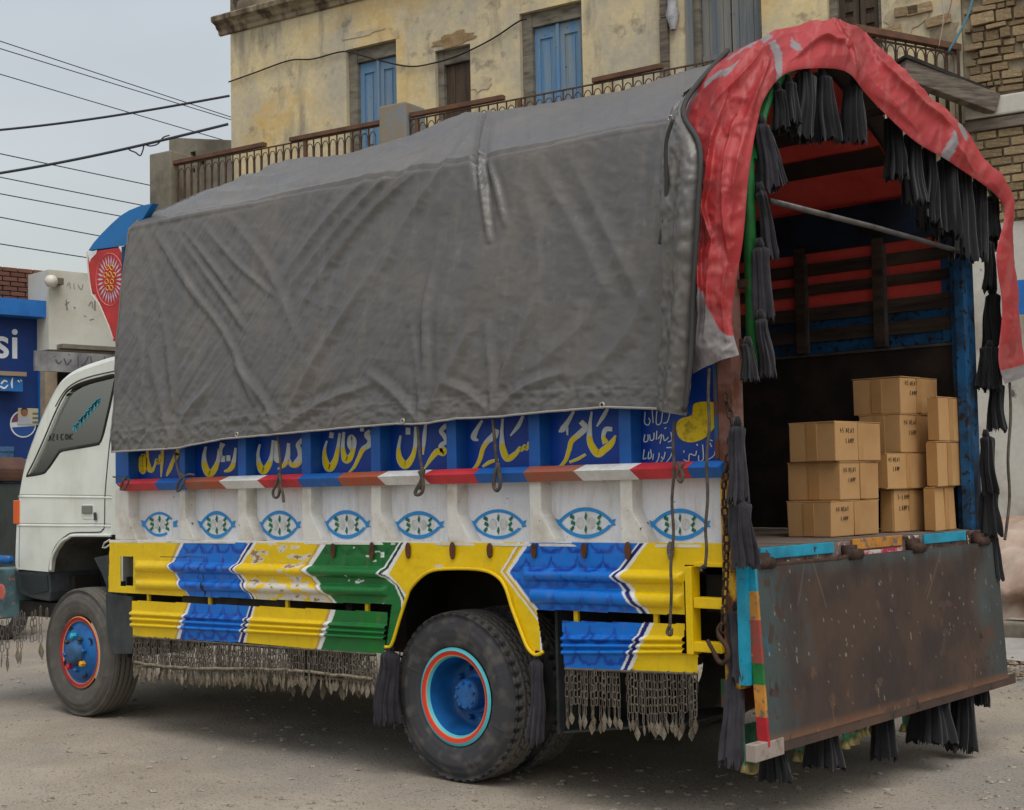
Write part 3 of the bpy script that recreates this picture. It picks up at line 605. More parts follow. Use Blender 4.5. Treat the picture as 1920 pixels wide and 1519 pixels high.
for (a, b, r, d0, d1, l) in cab_:
    o = empty('overhead_cable', l, 'cable', 'overhead cables against the sky')
    dx = b[0]-a[0]; sl2 = (b[1]-a[1])/dx; ext0 = -260; ext1 = 0 if r > .012 else 420
    pts = []
    for t in np.linspace(0, 1, 30):
        px = ext0+(b[0]+ext1-ext0)*t; py = a[1]+sl2*(px-a[0])+ (14 if r > .012 else 3)*math.sin(math.pi*np.clip((px-ext0)/(b[0]+ext1-ext0), 0, 1)) * (1 if r > .012 else .6); dd = d0+(d1-d0)*t; pts.append(far(px, py, dd))
    MB().tube(pts, r, 5).build('strand', m_cable, o, True)
    if 'dangling' in l:
        MB().tube(crv([far(x, y, 17) for x, y in ((238, 276), (244, 282), (254, 286), (263, 292), (268, 282), (271, 272), (282, 274), (296, 270), (306, 258), (318, 254))], 40), .009, 5).build('loose_end', m_cable, o, True)
# ------------------------------------------------------------------ the truck
XF, XR, WY = -4.36, .28, 2.49
truck = empty('cargo_truck', 'white cabbed cargo truck with painted blue, yellow and green body, parked under an old building', 'truck', loc=(0, 0, 0))
T = truck
S1 = lambda p: (200+p[0]/4.571, 740+p[1]/4.571)
S2 = lambda p: (580+p[0]/4.571, 740+p[1]/4.571)
S3 = lambda p: (980+p[0]/4.571, 720+p[1]/4.571)

# painted side panels -------------------------------------------------
def xofy(pts):
    pts = sorted(pts, key=lambda p: p[1]); xs = [p[0] for p in pts]; ys = [p[1] for p in pts]
    return lambda y: np.interp(y, ys, xs)
YEL, BLU, NAV, GRN, DGR, WHT, TAN = lin(226, 190, 10), lin(6, 108, 200), lin(24, 34, 104), lin(22, 104, 46), lin(14, 62, 36), lin(222, 222, 222), lin(192, 160, 70)
def scallop(px, py, x0, y0, w, h):
    """dark spray-painted scale pattern: 0..1"""
    row = np.floor((py-y0)/h); fx = ((px-x0)/w+.5*row) % 1.; fy = ((py-y0)/h) % 1.
    arc = .15+.8*np.sqrt(np.clip(1-(2*fx-1)**2, 0, 1))
    wob = (vnoise(px/6, py/6)-.5)*.25
    return np.exp(-((fy-arc+wob)/.16)**2)
def put(c, mask, colr, a=1.):
    a = (mask*a)[..., None] if isinstance(a, float) else (mask*a)[..., None]
    c[:] = c*(1-a)+np.array(colr)*a
def paint_upper(px, py):
    c = np.ones(px.shape+(3,))*np.array(YEL)
    b1y = xofy([(335, 1012), (316, 1060), (330, 1085), (350, 1117)]); b1b = xofy([(348, 1012), (322.7, 1060), (340, 1092), (354, 1117)])
    b2 = [xofy(p) for p in ([(468.6, 1014), (436.8, 1067), (454, 1092), (471, 1122)], [(472, 1014), (439.5, 1067), (457, 1092), (473.5, 1122)], [(477.5, 1014), (443, 1067), (460.5, 1092), (476.5, 1122)], [(484, 1014), (447, 1067), (465, 1090), (480, 1122)])]
    b3y = xofy([(598.5, 1015), (567, 1068), (590, 1095), (622, 1130)]); b3g = xofy([(614, 1015), (580.5, 1068), (600, 1093), (631, 1130)])
    b4 = [xofy(p) for p in ([(748.5, 1017), (713, 1075), (740.6, 1098), (752, 1126), (752, 1220)], [(752, 1017), (717, 1075), (744, 1098), (757, 1128), (757, 1220)], [(757, 1017), (722, 1076), (747, 1098), (762, 1128), (762, 1220)], [(764, 1017), (730, 1076), (751, 1100), (770, 1130), (770, 1220)])]
    b5 = [xofy(p) for p in ([(969.7, 1018), (938, 1072), (1002, 1156), (1013, 1172)], [(974, 1018), (942, 1072), (1006, 1156), (1017, 1172)], [(979, 1018), (945, 1073), (1006, 1152), (1017, 1166)], [(984, 1018), (948.5, 1073), (1004, 1145), (1014, 1156)], [(992.6, 1018), (954.5, 1074), (1004.5, 1138), (1010, 1146), (1100, 1160)])]
    b6 = [xofy(p) for p in ([(1196.7, 1018), (1149, 1080), (1166, 1105), (1199, 1151)], [(1201, 1018), (1153, 1080), (1171, 1105), (1204, 1151)], [(1209, 1018), (1160, 1080), (1180, 1105), (1213, 1152)], [(1215, 1018), (1168, 1080), (1189, 1105), (1219, 1152)])]
    tw = lambda a, b: (px > a(py)) & (px <= b(py))
    t3 = b1y(py)+(b1b(py)-b1y(py))*.5
    put(c, (px > b1y(py)) & (px <= t3), TAN); put(c, (px > t3) & (px <= b1b(py)), WHT)
    def blues(m, x0, w):
        put(c, m, BLU)
        put(c, m, lin(8, 40, 140), .9*scallop(px, py, x0, 1004, w*1.15, 34)*(py < 1085)+.6*scallop(px, py, x0+9, 1060, w*1.25, 44)*(py >= 1085))
        put(c, m, lin(70, 110, 190), .25*np.clip(fbm(px/22, py/14)*3-1.5, 0, 1))
    blues((px > b1b(py)) & (px <= b2[0](py)), 372, 26)
    put(c, tw(b2[0], b2[1]), WHT); put(c, tw(b2[1], b2[2]), NAV); put(c, tw(b2[2], b2[3]), WHT)
    t3 = b3y(py)+(b3g(py)-b3y(py))*.4
    put(c, (px > b3y(py)) & (px <= t3), TAN); put(c, (px > t3) & (px <= b3g(py)), WHT)
    mg = (px > b3g(py)) & (px <= b4[0](py)); put(c, mg, GRN)
    put(c, mg, DGR, .55*scallop(px, py, 600, 1004, 34, 36)*(py < 1060))
    put(c, tw(b4[0], b4[1]), WHT); put(c, tw(b4[1], b4[2]), DGR); put(c, tw(b4[2], b4[3]), WHT)
    put(c, tw(b5[0], b5[1]), WHT); put(c, tw(b5[1], b5[2]), TAN); put(c, tw(b5[3], b5[4]), WHT)
    mb = (px > b5[4](py)) & (px <= b6[0](py)); blues(mb, 1010, 42)
    put(c, tw(b6[0], b6[1]), WHT); put(c, tw(b6[1], b6[2]), NAV); put(c, tw(b6[2], b6[3]), WHT)
    # flaked paint on the third yellow field and by the wheel arch
    n = fbm(px/16, py/9, 2.3, 5)
    f = ((px > 470) & (px < 628) & (px > b2[3](py)+3) & (px < b3y(py)))
    put(c, f & (n > np.where(py > 1092, .46, .585)), lin(206, 200, 186))
    put(c, f & (n > .68), lin(150, 120, 80))
    f2 = ((px > 728) & (px < 830) & (py < 1140) & (px > b4[3](py)) & (n+.5*np.exp(-((py-1172+(px-720)*.95)/18)**2) > .86)); put(c, f2, lin(205, 200, 188))
    put(c, (px > 650) & (px < 720) & (n > .70), lin(220, 224, 216))
    put(c, (py < 1017.5) & (n > .2), lin(222, 222, 216))
    # split seam through the first blue field
    sx = np.interp(py, [1045, 1060, 1090, 1100, 1122], [383, 380, 382, 386, 383])
    put(c, (np.abs(px-sx) < np.interp(py, [1045, 1090, 1102, 1120], [.6, .9, 3., 1.])) & (py > 1045), (.006, .006, .008))
    put(c, (np.abs(py-1044.5) < .8) & (px > 300) & (px < 384), (.02, .02, .03))
    return np.clip(c, 0, 1)
def paint_lower(px, py):
    c = np.ones(px.shape+(3,))*np.array(YEL)
    Bl = lambda xt, yt, xb, yb: xt+(py-yt)*(xb-xt)/(yb-yt)
    def seq(edges, cols):
        for e0, e1, cl in zip(edges[:-1], edges[1:], cols): put(c, (px > e0) & (px <= e1), cl)
    e = [Bl(350, 1130, 327.6, 1197), Bl(353, 1130, 331, 1197), Bl(358, 1130, 337.7, 1197), Bl(467.5, 1137, 447, 1204), Bl(470, 1137, 450, 1204), Bl(475, 1137, 456, 1204), Bl(478.7, 1137, 460, 1204), Bl(614, 1147, 590.5, 1217), Bl(619, 1147, 595, 1217), Bl(628.7, 1147, 602, 1217), px*0+900]
    seq(e, [TAN, WHT, BLU, WHT, NAV, WHT, YEL, TAN, WHT, GRN])
    e = [px*0+1000, Bl(1203, 1171, 1164, 1255), Bl(1207, 1171, 1169, 1255), Bl(1216, 1171, 1176, 1255), Bl(1224, 1171, 1183.5, 1255), px*0+1400]
    seq(e, [BLU, WHT, NAV, WHT, YEL])
    bl = (np.abs(c-np.array(BLU)).sum(-1) < 1e-6)
    put(c, bl, lin(8, 40, 140), .8*(scallop(px, py, 365, 1128, 27, 36)*(px < 900)+scallop(px, py, 1060, 1168, 46, 40)*(px > 900)))
    put(c, (np.abs(c-np.array(GRN)).sum(-1) < 1e-6), lin(10, 118, 30), .6*np.exp(-((px-697)/14)**2))
    return np.clip(c, 0, 1)
def panel(name, poly, paint, ribs, holes=(), step=.0046, y0=0., seed=0):
    P3 = np.array([at(x, y, y=y0) for x, y in poly]); x0, z0 = P3[:, 0].min()-.01, P3[:, 2].min()-.01; x1, z1 = P3[:, 0].max()+.01, P3[:, 2].max()+.01
    xs = np.arange(x0, x1, step); zs = np.arange(z0, z1, step); X, Z = np.meshgrid(xs, zs, indexing='ij')
    P = np.stack([X, np.full_like(X, y0), Z], -1); px, py = proj(P)
    mid = lambda a: (a[:-1, :-1]+a[1:, 1:])/2
    keep = inpoly(mid(px), mid(py), poly)
    for h in holes: keep &= ~inpoly(mid(px), mid(py), h)
    col = paint(px, py)
    d = ribs(px, py)+(fbm(X*5+seed, Z*7)-.5)*.012
    P[..., 1] -= d
    return sheet(name, P, m_art, T, col, keep)
def rib(px, py, line, w, x0, x1):
    """bulge along a line y(x) of half width w, between x0 and x1"""
    yy = np.interp(px, [p[0] for p in line], [p[1] for p in line]); u = np.clip(np.abs(py-yy)/w, 0, 1)
    e = np.clip((px-x0)/8, 0, 1)*np.clip((x1-px)/8, 0, 1)
    return (1-u**2)**.6*e
def ribs_up(px, py):
    return .03*(rib(px, py, [(250, 1062), (735, 1075)], 10, 253, 728)+rib(px, py, [(250, 1095), (735, 1109)], 10, 253, 728)+rib(px, py, [(985, 1077), (1285, 1084)], 12, 982, 1282)+rib(px, py, [(995, 1116), (1285, 1127)], 15, 992, 1282))
def ribs_lo(px, py):
    r = 0
    for k, (a, b) in enumerate([(1150, 1177), (1160, 1187), (1171, 1197)]): r = r+rib(px, py, [(248, a), (735, b)], 4.2, 240, 760)
    for a, b in [(1197, 1199), (1210, 1211.5), (1223, 1222)]: r = r+rib(px, py, [(1055, a), (1308, b)], 5, 1040, 1320)
    return .022*r
up_poly = [(206, 1012), (1010, 1016), (1358, 1018), (1358, 1055), (1283, 1060), (1283, 1153), (1005, 1143), (1012, 1180), (1018, 1222), (1008, 1227), (1000, 1226), (988, 1212), (975, 1180), (960, 1140), (947, 1100), (930, 1080), (900, 1069), (840, 1067), (802, 1073), (772, 1100), (762, 1122), (748, 1165), (734, 1208), (724, 1214), (728, 1180), (735, 1133), (620, 1130), (460, 1122), (277, 1115), (203, 1110)]
panel('side_panel', up_poly, paint_upper, ribs_up, [[(226, 1043), (250, 1043), (250, 1098), (226, 1099)]])
lo1 = [(248, 1126), (620, 1143), (728, 1148), (726, 1180), (722, 1212), (721, 1226), (600, 1219), (457, 1205), (249, 1194)]
panel('side_skirt', lo1, paint_lower, ribs_lo, seed=3)
lo2 = [(1054, 1164), (1283, 1170), (1283, 1224), (1308, 1226), (1308, 1263), (1180, 1259), (1058, 1253)]
panel('side_skirt', lo2, paint_lower, ribs_lo, seed=5)
MB().tube([at(x, y, y=-.012) for x, y in crv([(722, 1213), (734, 1209), (748, 1165), (762, 1122), (772, 1100), (802, 1073), (840, 1066.5), (900, 1068), (930, 1079), (947, 1100), (960, 1140), (975, 1180), (988, 1212), (1000, 1226), (1010, 1227), (1018, 1222)], 60)], .009, 6).build('wheel_arch_lip', m_yel, T, True)
for x, yy in ((280, 1120), (540, 1133), (1082, 1156), (1232, 1161), (395, 1126), (690, 1140)):
    p = at(x, yy, y=.03); MB().box(p[0]-.012, p[0]+.012, .02, .035, p[2]-.05, p[2]+.05).build('skirt_bracket', m_yel, T)
for x in (625, 698, 766, 849, 919, 1002, 1096, 1178, 1258):
    p = at(x, 1031, y=-.006); h = .035+random.random()*.016
    MB().prism([[p+np.array([.017*math.cos(a), 0, h*math.sin(a)*(1 if math.sin(a) < 0 else .8)]) for a in np.linspace(0, 2*math.pi, 12, endpoint=False)]], (0, -.008, 0)).build('rubber_tab', m_wood if x == 1258 else mat_tab, T)
# yellow ladder frame at the rear corner
fb = MB()
xl = at(1291, 1100, y=-.02)[0]; zt = at(1320, 1058, y=0)[2]
def fbox(x0, x1, ya, yb, d0=-.03, d1=.03):
    a = at(x0, ya, y=d0); b = at(x1, yb, y=d0); fb.box(a[0], b[0], d0, d1, a[2], b[2])
fbox(1283, 1300, 1062, 1228, -.034); fbox(1300, 1354, 1054, 1064, -.03); fbox(1300, 1354, 1120, 1143, -.03); fbox(1300, 1354, 1203, 1226, -.03)
fb.build('corner_frame', m_yel, T, bevel=.004)
# recessed side boards: white below the rail, blue above
zl, zr = at(207, 1012, y=0)[2], at(1340, 1018, y=0)[2]
z_rail0, z_rail1 = 1.472, 1.54
MB().prism([[(XF, .08, 1.165), (XR-.05, .08, 1.19), (XR-.05, .08, 1.50), (XF, .08, 1.50)]], (0, .03, 0)).build('white_side_board', m_white, T)
MB().prism([[(XF, .08, 1.503), (XR-.05, .08, 1.503), (XR-.05, .08, 2.12), (XF, .08, 2.12)]], (0, .03, 0)).build('blue_side_board', m_blue, T)
MB().prism([[(XF, .0, 1.165), (XR-.08, .0, 1.192), (XR-.08, .08, 1.192), (XF, .08, 1.165)]], (0, 0, -.012)).build('board_ledge', m_whitefoot, T)
posts = [(216, 240.5, 1), (336.7, 346.6, 1), (446, 461, 1), (566, 583, 1), (696, 713.5, 1), (838.5, 856.7, 1), (993, 1014, 1), (1163, 1185.6, 1)]
for a, b, _ in posts:
    yb = 1012+(a-207)*.0053
    x0, x1 = at(a, 960, y=0)[0], at(b, 960, y=0)[0]
    zb = np.interp((x0+x1)/2, [XF, XR], [1.17, 1.196])
    f = .085
    MB().prism([[(x0, 0, 1.487), (x0, 0, zb), (x1+f, 0, zb), (x1+f*.92, 0, zb+.02), (x1+.004, 0, zb+.135), (x1, 0, zb+.15), (x1, 0, 1.487)]], (0, .082, 0)).build('white_post', m_whitefoot, T, bevel=.004)
    MB().prism([[(x0, 0.002, 1.52), (x1, 0.002, 1.52), (x1, 0.002, 2.1), (x0, 0.002, 2.1)]], (0, .08, 0)).build('blue_post', m_bluepost, T, bevel=.004)
# striped rail
RC = {'r': mat('rail_red', lin(206, 58, 66), .45, lin(180, 50, 56), 8, bump=.05), 'b': mat('rail_blue', lin(30, 96, 176), .45, lin(60, 112, 170), 9, .55, .7, bump=.05),
      'o': mat('rail_faded_brown', lin(176, 84, 58), .5, lin(150, 104, 84), 7, bump=.05), 'w': mat('rail_white', lin(226, 226, 224), .45, lin(200, 200, 194), 9, bump=.05)}
bx = [218, 288, 343, 410, 482, 557, 632, 707, 790, 888, 980, 1075, 1180, 1288, 1347]
cc = 'rbowrbowrbowrb'
def raily(px): return np.interp(px, [216, 1345], [908, 884.5])
for k in range(14):
    xa, xb = at(bx[k], raily(bx[k]), y=-.055)[0], at(bx[k+1], raily(bx[k+1]), y=-.055)[0]
    sa = .028 if k and 'w' in (cc[k], cc[k-1]) else 0; sb = .028 if k < 13 and 'w' in (cc[k], cc[k+1]) else 0
    pr = [(.06, 1.545), (0, 1.545), (-.055, 1.517), (-.02, 1.473), (.06, 1.473)]
    mid = [0, 0, 1, 0, 0]
    if k == 0: sa = .03
    va = [(xa+(0 if m_ else sa), y, z) for (y, z), m_ in zip(pr, mid)]; vb = [(xb+(0 if m_ else sb)-.0008, y, z) for (y, z), m_ in zip(pr, mid)]
    MB().add(va+vb, [(0, 1, 2, 3, 4), (9, 8, 7, 6, 5)]+[(i, 5+i, 5+(i+1) % 5, (i+1) % 5) for i in range(5)]).build('rail_segment', RC[cc[k]], T)
# painted eyes
m_eye = mat('eye_blue_paint', lin(46, 140, 206), .45, spot=lin(200, 205, 205), ss=40, st=.7); m_eyeg = mat('eye_green_paint', lin(28, 120, 78), .5, lin(20, 96, 66), 20)
m_eyegrey = mat('eye_faded_grey', lin(206, 206, 202), .5, lin(178, 178, 172), 30)
eyes = [(298, 983, 30, 25), (407.5, 984, 33, 27), (522.5, 985, 36, 27), (649, 983.5, 40, 27), (786, 984.5, 43, 28), (933, 983, 49, 29), (1098.5, 980.5, 54, 30), (1276, 983.5, 56, 30)]
def flat(poly, y, th=.0015): return [[at(x, yy, y=y) for x, yy in poly]], (0, -th, 0)
for k, (cx, cyy, hw, hh) in enumerate(eyes):
    hw *= random.uniform(.96, 1.04); hh *= random.uniform(.92, 1.05); cx += random.uniform(-1.5, 1.5); th_ = random.uniform(.72, .80); pw = random.uniform(.72, .9); xm = .5 if k == 0 else random.uniform(.86, .95)
    def lens(s, w, a0=-1, a1=1, n=18):
        xs = np.linspace(a0, a1, n); return [(cx+hw*w*x, cyy+s*hh*(1-abs(x)**2)**1.*(1 if w == 1 else .94)*w) for x in xs]
    o_t = [(cx+hw*x, cyy-hh*(1-x*x)**pw) for x in np.linspace(-1, 1 if k else .8, 22)]; i_t = [(cx+hw*.86*x, cyy-hh*th_*(1-x*x)**pw) for x in np.linspace(1 if k else .8, -1, 22)]
    o_b = [(cx+hw*x, cyy+hh*(1-x*x)**pw) for x in np.linspace(-1, xm, 22)]; i_b = [(cx+hw*.86*x, cyy+hh*th_*(1-x*x)**pw) for x in np.linspace(xm, -1, 22)]
    mb = MB()
    for o_, i_, yy in ((o_t, i_t, .077), (o_b, i_b, .0765)):
        vs = [at(x, y, y=yy) for x, y in o_]+[at(x, y, y=yy) for x, y in i_[::-1]]; n = len(o_)
        mb.add(vs, [(i, i+1, n+i+1, n+i) for i in range(n-1)])
    for s in (-1, 1):
        ex = cx+s*hw*.97
        mb.add([at(x, y, y=.0768) for x, y in ((ex-s*4, cyy-5), (ex+s*5, cyy-8), (ex+s*2, cyy+1), (ex+s*6, cyy+4), (ex-s*4, cyy+6))], [(0, 1, 2, 3, 4)])
    mb.build('painted_eye', m_eye, T)
    g = MB()
    def leafp(x, y, w, h, lean=0):
        g.add([at(a, b, y=.077) for a, b in ((x+lean, y-h), (x+w, y-h*.2), (x+w*.4-lean, y+h), (x-w, y+h*.2))], [(0, 1, 2, 3)])
    leafp(cx, cyy-hh*.42, 2.6, hh*.3); leafp(cx, cyy+hh*.42, 2.6, hh*.3)
    for s in (-1, 1):
        for dy in (-.38, 0, .36): leafp(cx+s*hw*(.45+.08*abs(dy)), cyy+dy*hh, 2.6+hw*.035, hh*.2, s*2.2*(1 if dy <= 0 else -1))
    g.build('painted_leaves', m_eyeg, T)
    gr = MB()
    for s in (-1, 1):
        gr.add([at(cx+s*hw*.2+hw*.14*math.cos(a), cyy+hh*.38*math.sin(a), y=.0775) for a in np.linspace(0, 6.28, 12, endpoint=False)], [tuple(range(12))])
    gr.build('painted_medallion', m_eyegrey, T)
# brush lettering on the blue boards ------------------------------------
def brush(strokes, S, y, grow=0, n=14):
    """ribbon strokes of varying width, in tracing coordinates -> verts, faces, px rows"""
    V, Fc, R = [], [], []
    for st in strokes:
        st = np.array(st, float); k = max(8, n*(len(st)-1)//2)
        c = crv(st, k) if len(st) > 2 else np.array([st[0]+(st[1]-st[0])*t for t in np.linspace(0, 1, 6)])
        xy = c[:, :2]; w = np.maximum(c[:, 2], 2)/2+grow
        d = np.gradient(xy, axis=0); d /= np.linalg.norm(d, axis=1)[:, None]+1e-9; nn = np.stack([-d[:, 1], d[:, 0]], -1)
        if grow: xy = xy.copy(); xy[0] -= d[0]*grow; xy[-1] += d[-1]*grow
        b = len(V)
        for p, q, ww in zip(xy, nn, w):
            for s in (-1.05, 1.05):
                e = S(p+q*s*ww); V.append(at(e[0], e[1], y=y)); R.append((p+q*s*ww)[1])
        Fc += [(b+2*i, b+2*i+1, b+2*i+3, b+2*i+2) for i in range(len(xy)-1)]
    return V, Fc, R
WY1 = [
 (S1, 480, [[(310,515,16),(292,560,28),(292,630,32),(312,668,20),(326,630,30),(330,560,32),(312,515,22)],[(350,470,14),(350,560,24),(362,630,40),(390,650,24),(415,605,12),(432,560,22),(445,590,12),(462,520,18)],[(480,465,16),(476,560,20),(467,702,4)],[(605,500,34),(585,548,36),(566,575,24),(550,620,28),(530,665,22),(515,695,5)],[(612,470,18),(602,520,34)]]),
 (S1, 580, [[(1106,460,12),(1096,540,22),(1080,610,34),(1050,645,28),(1010,657,6)],[(982,550,44),(1012,552,40)],[(1030,545,40),(1058,545,38)],[(850,450,12),(835,530,26),(845,620,46),(880,680,50),(925,640,42),(955,560,24),(965,470,16)],[(995,420,36),(978,470,20),(985,545,10)]]),
 (S1, 575, [[(1312,430,10),(1296,520,22),(1312,610,42),(1345,655,52),(1390,600,42),(1415,520,24),(1427,395,14)],[(1455,400,18),(1452,510,34),(1462,560,36),(1492,575,8)],[(1560,420,18),(1552,530,34),(1525,600,30),(1470,636,5)],[(1675,388,26),(1640,430,28),(1652,470,30),(1665,530,46),(1630,590,54),(1585,602,28),(1563,560,22)]]),
 (S2, 460, [[(150,400,8),(130,480,20),(140,580,46),(175,630,58),(220,570,42),(245,460,24),(262,335,14)],[(175,345,40),(205,350,36)],[(296,325,16),(288,460,28),(310,555,48),(345,545,46),(375,480,28),(385,400,34),(358,365,36),(345,425,34),(362,475,14)],[(515,310,16),(495,345,40),(525,385,44),(512,430,38),(460,470,34),(425,540,26),(385,620,20),(335,672,5)],[(440,300,22),(465,300,20)]]),
 (S2, 450, [[(782,355,10),(765,460,22),(775,550,46),(820,605,58),(870,560,42),(905,460,26),(917,280,26)],[(830,312,50),(862,312,46)],[(997,255,14),(985,380,26),(976,510,4)],[(1175,262,30),(1130,310,28),(1155,350,30),(1172,400,26),(1130,440,36),(1150,490,60),(1100,488,46),(1050,540,32),(985,640,5)]]),
 (S2, 410, [[(1480,225,12),(1440,290,24),(1408,365,40),(1445,392,6)],[(1608,300,34),(1582,355,52),(1530,398,36),(1490,460,32),(1460,560,28),(1425,620,22),(1385,648,5)],[(1618,558,8),(1550,578,24),(1488,616,12)],[(1657,210,10),(1650,350,24),(1660,470,46),(1700,548,48),(1770,505,32),(1808,455,18),(1820,482,12),(1848,440,24),(1862,472,12),(1888,412,26)],[(1832,185,16),(1790,270,26),(1726,350,5)]]),
 (S3, 440, [[(437,237,14),(390,320,28),(345,385,42),(312,408,5)],[(380,375,18),(385,435,4)],[(500,325,34),(538,375,42),(480,435,42),(420,490,36),(400,560,32),(370,650,26),(330,700,18),(292,722,5)],[(538,605,14),(480,640,20),(405,670,14)],[(592,240,8),(575,380,28),(580,500,46),(640,595,56),(700,565,50),(760,510,44),(796,445,8)],[(765,388,26),(712,390,32),(692,450,26),(712,505,46)],[(728,212,16),(690,280,26),(638,360,5)]]),
]
for S, thr, stt in WY1:
    V, Fc, R = brush(stt, S, .0775, 4.5); w_ = MB().add(V, Fc).build('lettering', m_letw, T)
    V, Fc, R = brush(stt, S, .0755, 0)
    mb = MB().add(V, Fc); me = rawmesh('lettering_fill', mb.v, mb.f, m_letter)
    a = me.color_attributes.new('Col', 'FLOAT_COLOR', 'POINT')
    a.data.foreach_set('color', np.array([(*((lin(224, 196, 20)) if r > thr else lin(196, 204, 206)), 1) for r in R], np.float32).ravel())
    link('lettering_fill', me, w_)
small = [[(1050,240),(1045,330),(1075,352),(1092,320),(1080,290)],[(1110,222),(1118,335)],[(1150,232),(1146,340),(1185,332),(1200,222)],[(1205,335),(1240,325),(1262,250)],[(1068,212),(1080,214)],[(1128,198),(1142,202)],[(1215,232),(1232,236)],
 [(1048,432),(1040,492),(1072,485),(1074,432)],[(1088,434),(1096,482),(1122,472),(1126,418)],[(1150,402),(1146,476)],[(1160,472),(1192,432),(1176,512)],[(1205,436),(1216,486),(1250,456)],[(1245,498),(1278,478),(1270,412)],[(1215,385),(1232,372)],
 [(1042,560),(1034,640),(1062,632)],[(1082,580),(1076,640),(1102,622),(1096,560)],[(1122,598),(1114,652)],[(1128,690),(1160,650),(1172,590)],[(1188,622),(1206,645),(1222,582)],[(1232,672),(1268,622),(1286,552),(1232,546)],
 [(1380,648),(1420,662),(1432,602),(1478,612),(1490,572)],[(1508,612),(1512,662),(1548,640),(1542,520)],[(1590,648),(1640,612),(1652,560)],[(1604,505),(1622,540)],[(1380,570),(1384,590)],[(1490,515),(1502,530)],[(1606,480),(1628,488)],[(1182,660),(1200,660)]]
V, Fc, R = brush([[(x, y, 9) for x, y in s] for s in small], S3, .0765); MB().add(V, Fc).build('small_lettering', m_letw, T)
kid = [(1460,200),(1480,165),(1560,150),(1640,160),(1680,210),(1680,290),(1640,380),(1580,450),(1500,492),(1420,500),(1350,470),(1320,400),(1325,330),(1370,290),(1420,280),(1455,258)]
m_motif = mat('yellow_motif_paint', lin(222, 196, 18), .5, lin(170, 146, 20), 20, .5, .62, spot=lin(60, 40, 20), ss=22, st=.68)
MB().prism([[at(*S3(p), y=.0785) for p in crv(kid, 40, True)]], (0, -.002, 0)).build('yellow_motif', m_motif, T)
# rear corner post, rust, and near-side upper frame
MB().box(XR-.075, XR-.002, -.01, .075, .60, 1.52).build('corner_post', m_yelrust, T, bevel=.004)
MB().box(XR-.075, XR-.002, -.008, .075, 1.523, 2.9).build('corner_post', mat('worn_red_brown_post', lin(120, 84, 74), .7, RUST, 8, .45, .6, spot=lin(60, 110, 140), ss=20, st=.64, bump=.25), T, bevel=.004)
MB().box(XR-.1, XR-.078, -.004, .076, 1.55, 2.5).build('corner_post', mat('rusted_blue_post', lin(40, 78, 110), .65, RUST, 9, .48, .6, spot=lin(190, 190, 184), ss=26, st=.68, bump=.25), T, bevel=.004)
MB().tube([(XR+.045, .085, 1.95), (XR+.045, .09, 2.9), (XR+.045, .14, 3.05)], .028, 10).build('green_pole', m_green, T, True)
for z in (2.02, 2.27, 2.62): MB().box(XR-.004, XR+.05, .055, .115, z, z+.035).build('pole_bracket', m_rustchain, T)
MB().box(XR+.0, XR+.04, -.02, .03, .62, 1.15).build('cyan_side_stile', m_cyan, T)

# deck, far side and front wall, seen from inside
MB().box(XF, XR-.02, .115, WY-.1, 1.11, 1.175).build('deck', mat('worn_deck_planks', lin(110, 98, 88), .9, lin(70, 60, 54), 3, stretch=(.3, 4, 1), bump=.4), T)
yf = WY-.07
MB().box(XF, XR-.06, yf, yf+.03, 1.175, 2.20).build('far_side_board', m_inblk, T)
MB().box(XF, XR-.06, yf-.012, yf-.003, 2.185, 2.20).build('board_top_trim', m_steel, T)
MB().box(XF, XR-.06, yf+.001, yf+.03, 2.203, 2.43).build('far_side_board', m_inblue, T)
MB().box(XF, XR-.06, yf+.005, yf+.02, 2.432, 3.1).build('far_side_red_sheet', m_lining, T)
for z0, z1, mt in ((2.27, 2.345, m_inwood), (2.395, 2.475, m_inwood), (2.55, 2.61, m_inwood), (2.665, 2.735, m_inwood), (2.80, 3.04, mat('dark_blue_upper_board', lin(22, 44, 66), .7, lin(18, 22, 26), 4, bump=.2))):
    MB().box(XF, XR-.06, yf-.022, yf, z0, z1).build('slat', mt, T)
for px in (1503, 1650):
    x = at(px, 560, y=yf-.03)[0]; MB().box(x-.035, x+.028, yf-.05, yf-.0225, 2.205, 2.83).build('stanchion', m_inwood, T)
    MB().box(x+.029, x+.042, yf-.04, yf-.0225, 2.205, 2.78).build('stanchion_edge', m_steel, T)
for x in (-1.6, -2.6, -3.6): MB().box(x-.035, x+.035, yf-.05, yf-.0225, 2.205, 2.83).build('stanchion', m_inwood, T)
MB().box(XR-.1, XR-.02, yf-.06, WY, 1.12, 3.0).build('far_rear_post', m_inblue, T, bevel=.004)
MB().box(XR-.055, XR+.0, yf-.11, yf-.063, 1.16, 2.95).build('far_rear_post', m_inblue, T, bevel=.004)
MB().box(XR-.165, XR-.104, yf-.02, yf-.001, 2.205, 2.8).build('far_rear_post', m_inblue, T)
MB().box(XF-.04, XF, .125, WY, 1.1, 3.05).build('headboard', m_inblue, T)
MB().box(XF, XR-.06, .125, .15, 2.125, 2.72).build('near_upper_side', m_inwood, T)
